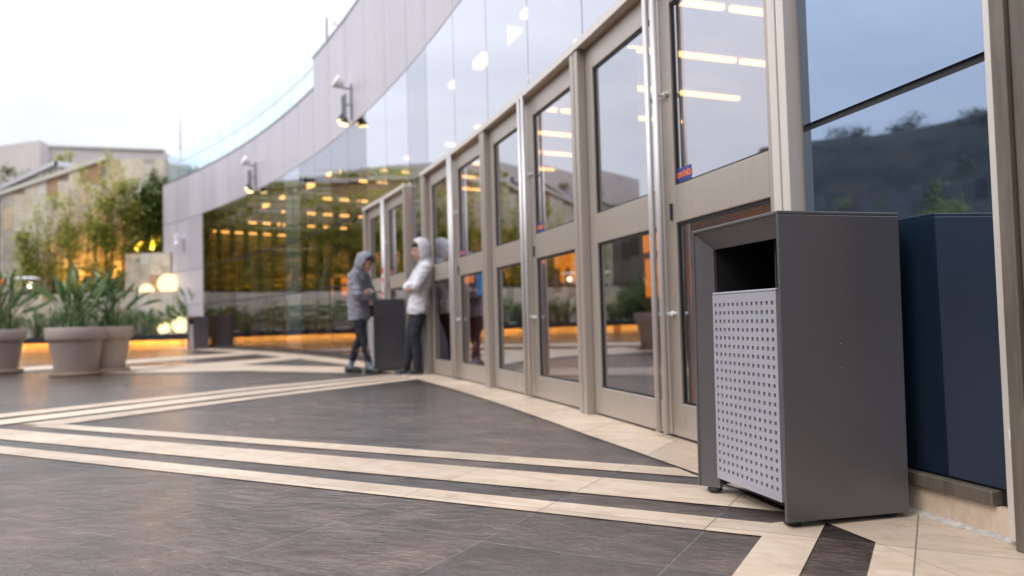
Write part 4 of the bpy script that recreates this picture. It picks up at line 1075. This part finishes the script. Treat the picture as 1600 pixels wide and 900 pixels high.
# ------------------------------------------------------------------ people
def fuse(name, bm, m, parent, voxel=.009, smooth=6, folds=0.0):
    me = bpy.data.meshes.new('tmp'); bm.to_mesh(me); bm.free(); o = bpy.data.objects.new('tmp', me); COL.objects.link(o)
    r = o.modifiers.new('r', 'REMESH'); r.mode = 'VOXEL'; r.voxel_size = voxel
    s = o.modifiers.new('s', 'SMOOTH'); s.iterations = smooth; s.factor = .5
    dg = bpy.context.evaluated_depsgraph_get(); ev = bpy.data.meshes.new_from_object(o.evaluated_get(dg))
    bpy.data.objects.remove(o); ev.name = name; ev.materials.clear(); ev.materials.append(m)
    if folds:                                        # soft creases in the cloth
        for v in ev.vertices:
            c = v.co; k = noise.noise(Vector((c.x*7, c.y*7, c.z*13)))+.6*noise.noise(Vector((c.x*15+3, c.y*15, c.z*24)))
            v.co = c+v.normal*(abs(k)-.3)*folds
    for p in ev.polygons: p.use_smooth = True
    ob = bpy.data.objects.new(name, ev); COL.objects.link(ob); ob.parent = parent; return ob
V = Vector
def hand(bm, wrist, d, palm_n, curl=.9):
    """palm and five fingers; d = pointing direction, palm_n = towards the palm side"""
    d = V(d).normalized(); n_ = V(palm_n); n_ = (n_-d*n_.dot(d)).normalized(); s = d.cross(n_)
    w_ = V(wrist); 
    for q in (-.024, -.008, .008, .024): cap(bm, w_+d*.01+s*q*.6, w_+d*.085+s*q, .014, .013, 8)
    for q, l in ((-.026, .060), (-.009, .075), (.009, .070), (.026, .055)):
        p = w_+d*.088+s*q; dd = d
        for seg, fr in enumerate((.45, .32, .23)):
            dd = (dd+n_*curl*.42).normalized(); p2 = p+dd*l*fr; cap(bm, p, p2, .0095-.0008*seg, .0090-.0008*seg, 6); p = p2
    p = w_+d*.03-s*.028; p2 = p+(d*.6-s*.6+n_*.4).normalized()*.035; cap(bm, p, p2, .012, .0105, 8); cap(bm, p2, p2+(d*.8+n_*.6).normalized()*.028, .0105, .009, 8)
def person(label, loc, rz, pose):
    t = thing('person', label, 'person', loc, rz); P = pose
    H = P['head']; hr = Matrix.Rotation(P['nod'], 3, 'Y')          # + nod looks down; facing +x
    def h(x, y, z): return H+hr @ V((x, y, z))
    b = bmesh.new()
    ell(b, h(-.010, 0, .035), (.098, .076, .092), hr); ell(b, h(.030, 0, -.030), (.068, .062, .085), hr); ell(b, h(.055, 0, -.085), (.032, .032, .026), hr)
    ell(b, h(.070, 0, .035), (.030, .050, .018), hr)                  # brow
    cap(b, h(.092, 0, .012), h(.113, 0, -.022), .009, .014); ell(b, h(.098, 0, -.030), (.014, .018, .010), hr)
    ell(b, h(.086, 0, -.056), (.014, .024, .006), hr); ell(b, h(.083, 0, -.068), (.014, .021, .007), hr)
    for s in (-1, 1): ell(b, h(-.008, s*.078, -.01), (.022, .010, .033), hr); ell(b, h(.066, s*.036, -.025), (.026, .022, .024), hr)
    cap(b, h(-.02, 0, -.05), P['neck'], .052, .058)
    limb(b, [P['neck'], P['chest'], P['waist'], P['pelvis']], [.06, .105, .095, .105])
    for s in ('L', 'R'):
        limb(b, [P['sh'+s], P['el'+s], P['wr'+s]], [.050, .038, .026]); cap(b, P['chest']+V((0, 0, .05)), P['sh'+s], .06, .052)
        hand(b, P['wr'+s], P['hd'+s], P['hn'+s])
        limb(b, [P['hip'+s], P['kn'+s], P['an'+s]], [.078, .050, .036]); cap(b, P['an'+s], P['an'+s]+P['ft'+s]*.075+V((0, 0, -.045)), .033, .026)
    body = fuse('body', b, MT['skin'], t, .0075, 3)
    for s in (-1, 1):
        b = bmesh.new(); ell(b, h(.081, s*.034, .010), (.012, .016, .009), hr); link('eye', b, MT['eye'], t, True)
    b = bmesh.new(); ell(b, h(.078, 0, -.0615), (.021, .022, .003), hr); link('mouth', b, plain('lips', (.32, .10, .09), .5), t, True)
    b = bmesh.new()
    for s in (-1, 1): cap(b, h(.086, s*.018, .033), h(.078, s*.05, .032), .006, .004)
    link('eyebrows', b, MT['hair'], t, True)
    b = bmesh.new(); ell(b, h(-.022, 0, .052), (.102, .082, .088), hr); cap(b, h(.062, .04, .095), h(.085, -.03, .082), .03, .026)
    if P.get('fringe'): limb(b, [h(.07, .02, .10), h(.115, -.01, .075), h(.12, -.03, .05)], [.03, .022, .008])
    fuse('hair', b, MT['hair'], t, .010, 4)
    # hoodie
    b = bmesh.new(); w = P['bulk']
    limb(b, [P['chest']+V((0, .06, .05)), P['waist']+V((P['fwd'], .055, 0)), P['hem']+V((P['fwd'], .06, 0))], [.112*w, .116*w, .122*w]); limb(b, [P['chest']+V((0, -.06, .05)), P['waist']+V((P['fwd'], -.055, 0)), P['hem']+V((P['fwd'], -.06, 0))], [.112*w, .116*w, .122*w])
    for s in ('L', 'R'):
        cap(b, P['chest']+V((0, 0, .08)), P['sh'+s], .085*w, .075*w)
        limb(b, [P['sh'+s], P['sh'+s].lerp(P['el'+s], .55), P['el'+s], P['el'+s].lerp(P['wr'+s], .5), P['el'+s].lerp(P['wr'+s], P.get('slv', .94))], [.078*w, .068*w, .062*w, .056*w, .044*w])
    limb(b, [P['chest']+V((0, 0, .08)), P['neck']+V((-.015, 0, .005))], [.11, .085])
    # cut the bottom flat by an inner band
    hood = fuse('hoodie', b, P['top'], t, .010, 8, .022)
    for v in hood.data.vertices:
        if v.co.z < P['hem'].z-.05: v.co.z = P['hem'].z-.05+(v.co.z-P['hem'].z+.05)*.08
    # hood: shell round the head, open at the face
    b = bmesh.new()
    bmesh.ops.create_uvsphere(b, u_segments=32, v_segments=24, radius=1)
    for v in b.verts:
        c = v.co.copy(); k = 1+.25*max(0, -c.x)*max(0, c.z+.2)
        q = V((c.x*.140*k, c.y*.122, c.z*.150))
        if c.z < -.2: q.x -= .012; q.y *= 1+.25*(-.2-c.z); q.x *= 1+.18*(-.2-c.z)
        v.co = q
    dele = [v for v in b.verts if v.co.x > .062+.25*max(0, v.co.z-.02) or v.co.z < -.137]
    bmesh.ops.delete(b, geom=dele, context='VERTS')
    for v in b.verts: v.co = h(v.co.x-.012, v.co.y, v.co.z+.012+P.get('hoodup', 0)*max(0, v.co.z))
    ho = link('hood', b, P['top'], t, True)
    sm = ho.modifiers.new('solid', 'SOLIDIFY'); sm.thickness = .016; sm.offset = -1
    ss = ho.modifiers.new('sub', 'SUBSURF'); ss.levels = 1; ss.render_levels = 1
    b = bmesh.new(); limb(b, [h(-.06, 0, -.10), P['neck']+V((-.06, 0, -.01)), P['neck']+V((-.10, 0, -.08))], [.085, .085, .06]); limb(b, [P['neck']+V((.0, .06, 0)), P['neck']+V((.05, 0, -.03)), P['neck']+V((.0, -.06, 0))], [.04, .04, .04]); fuse('hood_collar', b, P['top'], t, .011, 5)
    # trousers
    b = bmesh.new(); limb(b, [P['pelvis']+V((0, .05, .06)), P['pelvis']+V((0, -.05, .06))], [.104, .104])
    for s in ('L', 'R'):
        hp, kn, an = P['hip'+s], P['kn'+s], P['an'+s]
        limb(b, [hp+V((-.012, 0, .02)), hp.lerp(kn, .5), kn, kn.lerp(an, .35)+V((-.012, 0, 0)), kn.lerp(an, P['cuff'])], P['trw'])
    fuse('trousers', b, MT['denim'], t, .010, 6, .014)
    for s in ('L', 'R'):
        an = P['an'+s]; ft = P['ft'+s]; kn = P['kn'+s]
        b = bmesh.new(); limb(b, [kn.lerp(an, .80), an, an+ft*.03+V((0, 0, -.03))], [.044, .040, .042]); fuse('sock', b, P['sock'], t, .009, 3)
        b = bmesh.new(); sd_ = V((-ft.y, ft.x, 0)); z0 = an.z-.085
        g = lambda f_, sy, z: V((an.x, an.y, 0))+ft*f_*.82+sd_*sy+V((0, 0, z0+z))
        limb(b, [g(-.055, 0, .045), g(.02, 0, .05), g(.11, .004, .038), g(.175, .006, .028)], [.042, .046, .040, .026]); limb(b, [g(.10, -.014, .03), g(.16, -.012, .026)], [.034, .024]); limb(b, [g(-.05, 0, .07), g(.0, 0, .075)], [.034, .036])
        sh_ = fuse('shoe', b, MT['shoe'], t, .008, 4)
        for v in sh_.data.vertices:
            if v.co.z < z0+.014: v.co.z = z0+.014
        b = bmesh.new(); ring_ = []
        prof = [(-.098, 0), (-.085, .03), (-.04, .040), (.02, .040), (.10, .047), (.16, .042), (.195, .022), (.203, 0)]
        out_ = prof+[(x, -y) for x, y in prof[-2:0:-1]]
        hexa(b, [g(x, y, 0) for x, y in out_], [g(x*.99, y*.98, .016) for x, y in out_]); link('shoe_sole', b, P['sole'], sh_)
    return t
def yz(x, y, z): return V((x, y, z))
fa = gnd(563, 583); fa.z = 0
A_dir = -.30
poseA = dict(head=yz(.115, 0, 1.555), nod=.40, neck=yz(.035, 0, 1.43), chest=yz(-.005, 0, 1.27), waist=yz(-.015, 0, 1.06), pelvis=yz(0, 0, .90), hem=yz(0, 0, .80),
    shL=yz(.01, .175, 1.36), shR=yz(.01, -.175, 1.36), elL=yz(.09, .215, 1.10), elR=yz(.10, -.215, 1.10), wrL=yz(.215, -.02, 1.13), wrR=yz(.20, .0, 1.07),
    hdL=yz(.05, -.95, .1), hdR=yz(.05, .95, .05), hnL=yz(-1, 0, 0), hnR=yz(-1, 0, 0),
    hipL=yz(-.005, .085, .87), hipR=yz(.005, -.085, .87), knL=yz(-.045, .095, .49), knR=yz(.115, -.095, .48), anL=yz(-.215, .10, .085), anR=yz(.205, -.085, .085),
    ftL=yz(.98, .2, 0), ftR=yz(.99, -.1, 0), bulk=1.08, top=MT['hoodie_grey'], cuff=.80, trw=[.090, .080, .060, .056, .046], sock=MT['sock'], sole=MT['shoe'], fringe=True, fwd=0.0, slv=1.25, hoodup=.06)
person('person in a grey hoodie with hood up and head bowed, arms folded, dark trousers', fa, A_dir, poseA)
fb = gnd(651, 585.5); fb.z = 0
a_b = .3885
poseB = dict(head=yz(-.085, 0, 1.655), nod=.12, neck=yz(-.135, 0, 1.50), chest=yz(-.150, 0, 1.33), waist=yz(-.095, 0, 1.10), pelvis=yz(-.055, 0, .94), hem=yz(-.07, 0, .86),
    shL=yz(-.13, .185, 1.42), shR=yz(-.13, -.185, 1.42), elL=yz(.02, .235, 1.17), elR=yz(.03, -.225, 1.19), wrL=yz(.115, .0, 1.20), wrR=yz(.125, .075, 1.15),
    hdL=yz(.0, -1, .1), hdR=yz(-.45, 1, .05), hnL=yz(-1, 0, 0), hnR=yz(-1, .0, 0),
    hipL=yz(-.05, .09, .90), hipR=yz(-.05, -.09, .90), knL=yz(.03, .10, .50), knR=yz(.055, -.09, .50), anL=yz(.0, .10, .085), anR=yz(.13, -.07, .085),
    ftL=yz(.97, .24, 0), ftR=yz(.99, .05, 0), bulk=1.10, top=MT['hoodie_white'], cuff=.93, trw=[.094, .088, .070, .067, .062], sock=MT['shoe'], sole=MT['sole'], hoodup=.16, fwd=.035)
person('person in a white hoodie with hood up leaning back on a door frame, arms folded', fb, PI+.30, poseB)
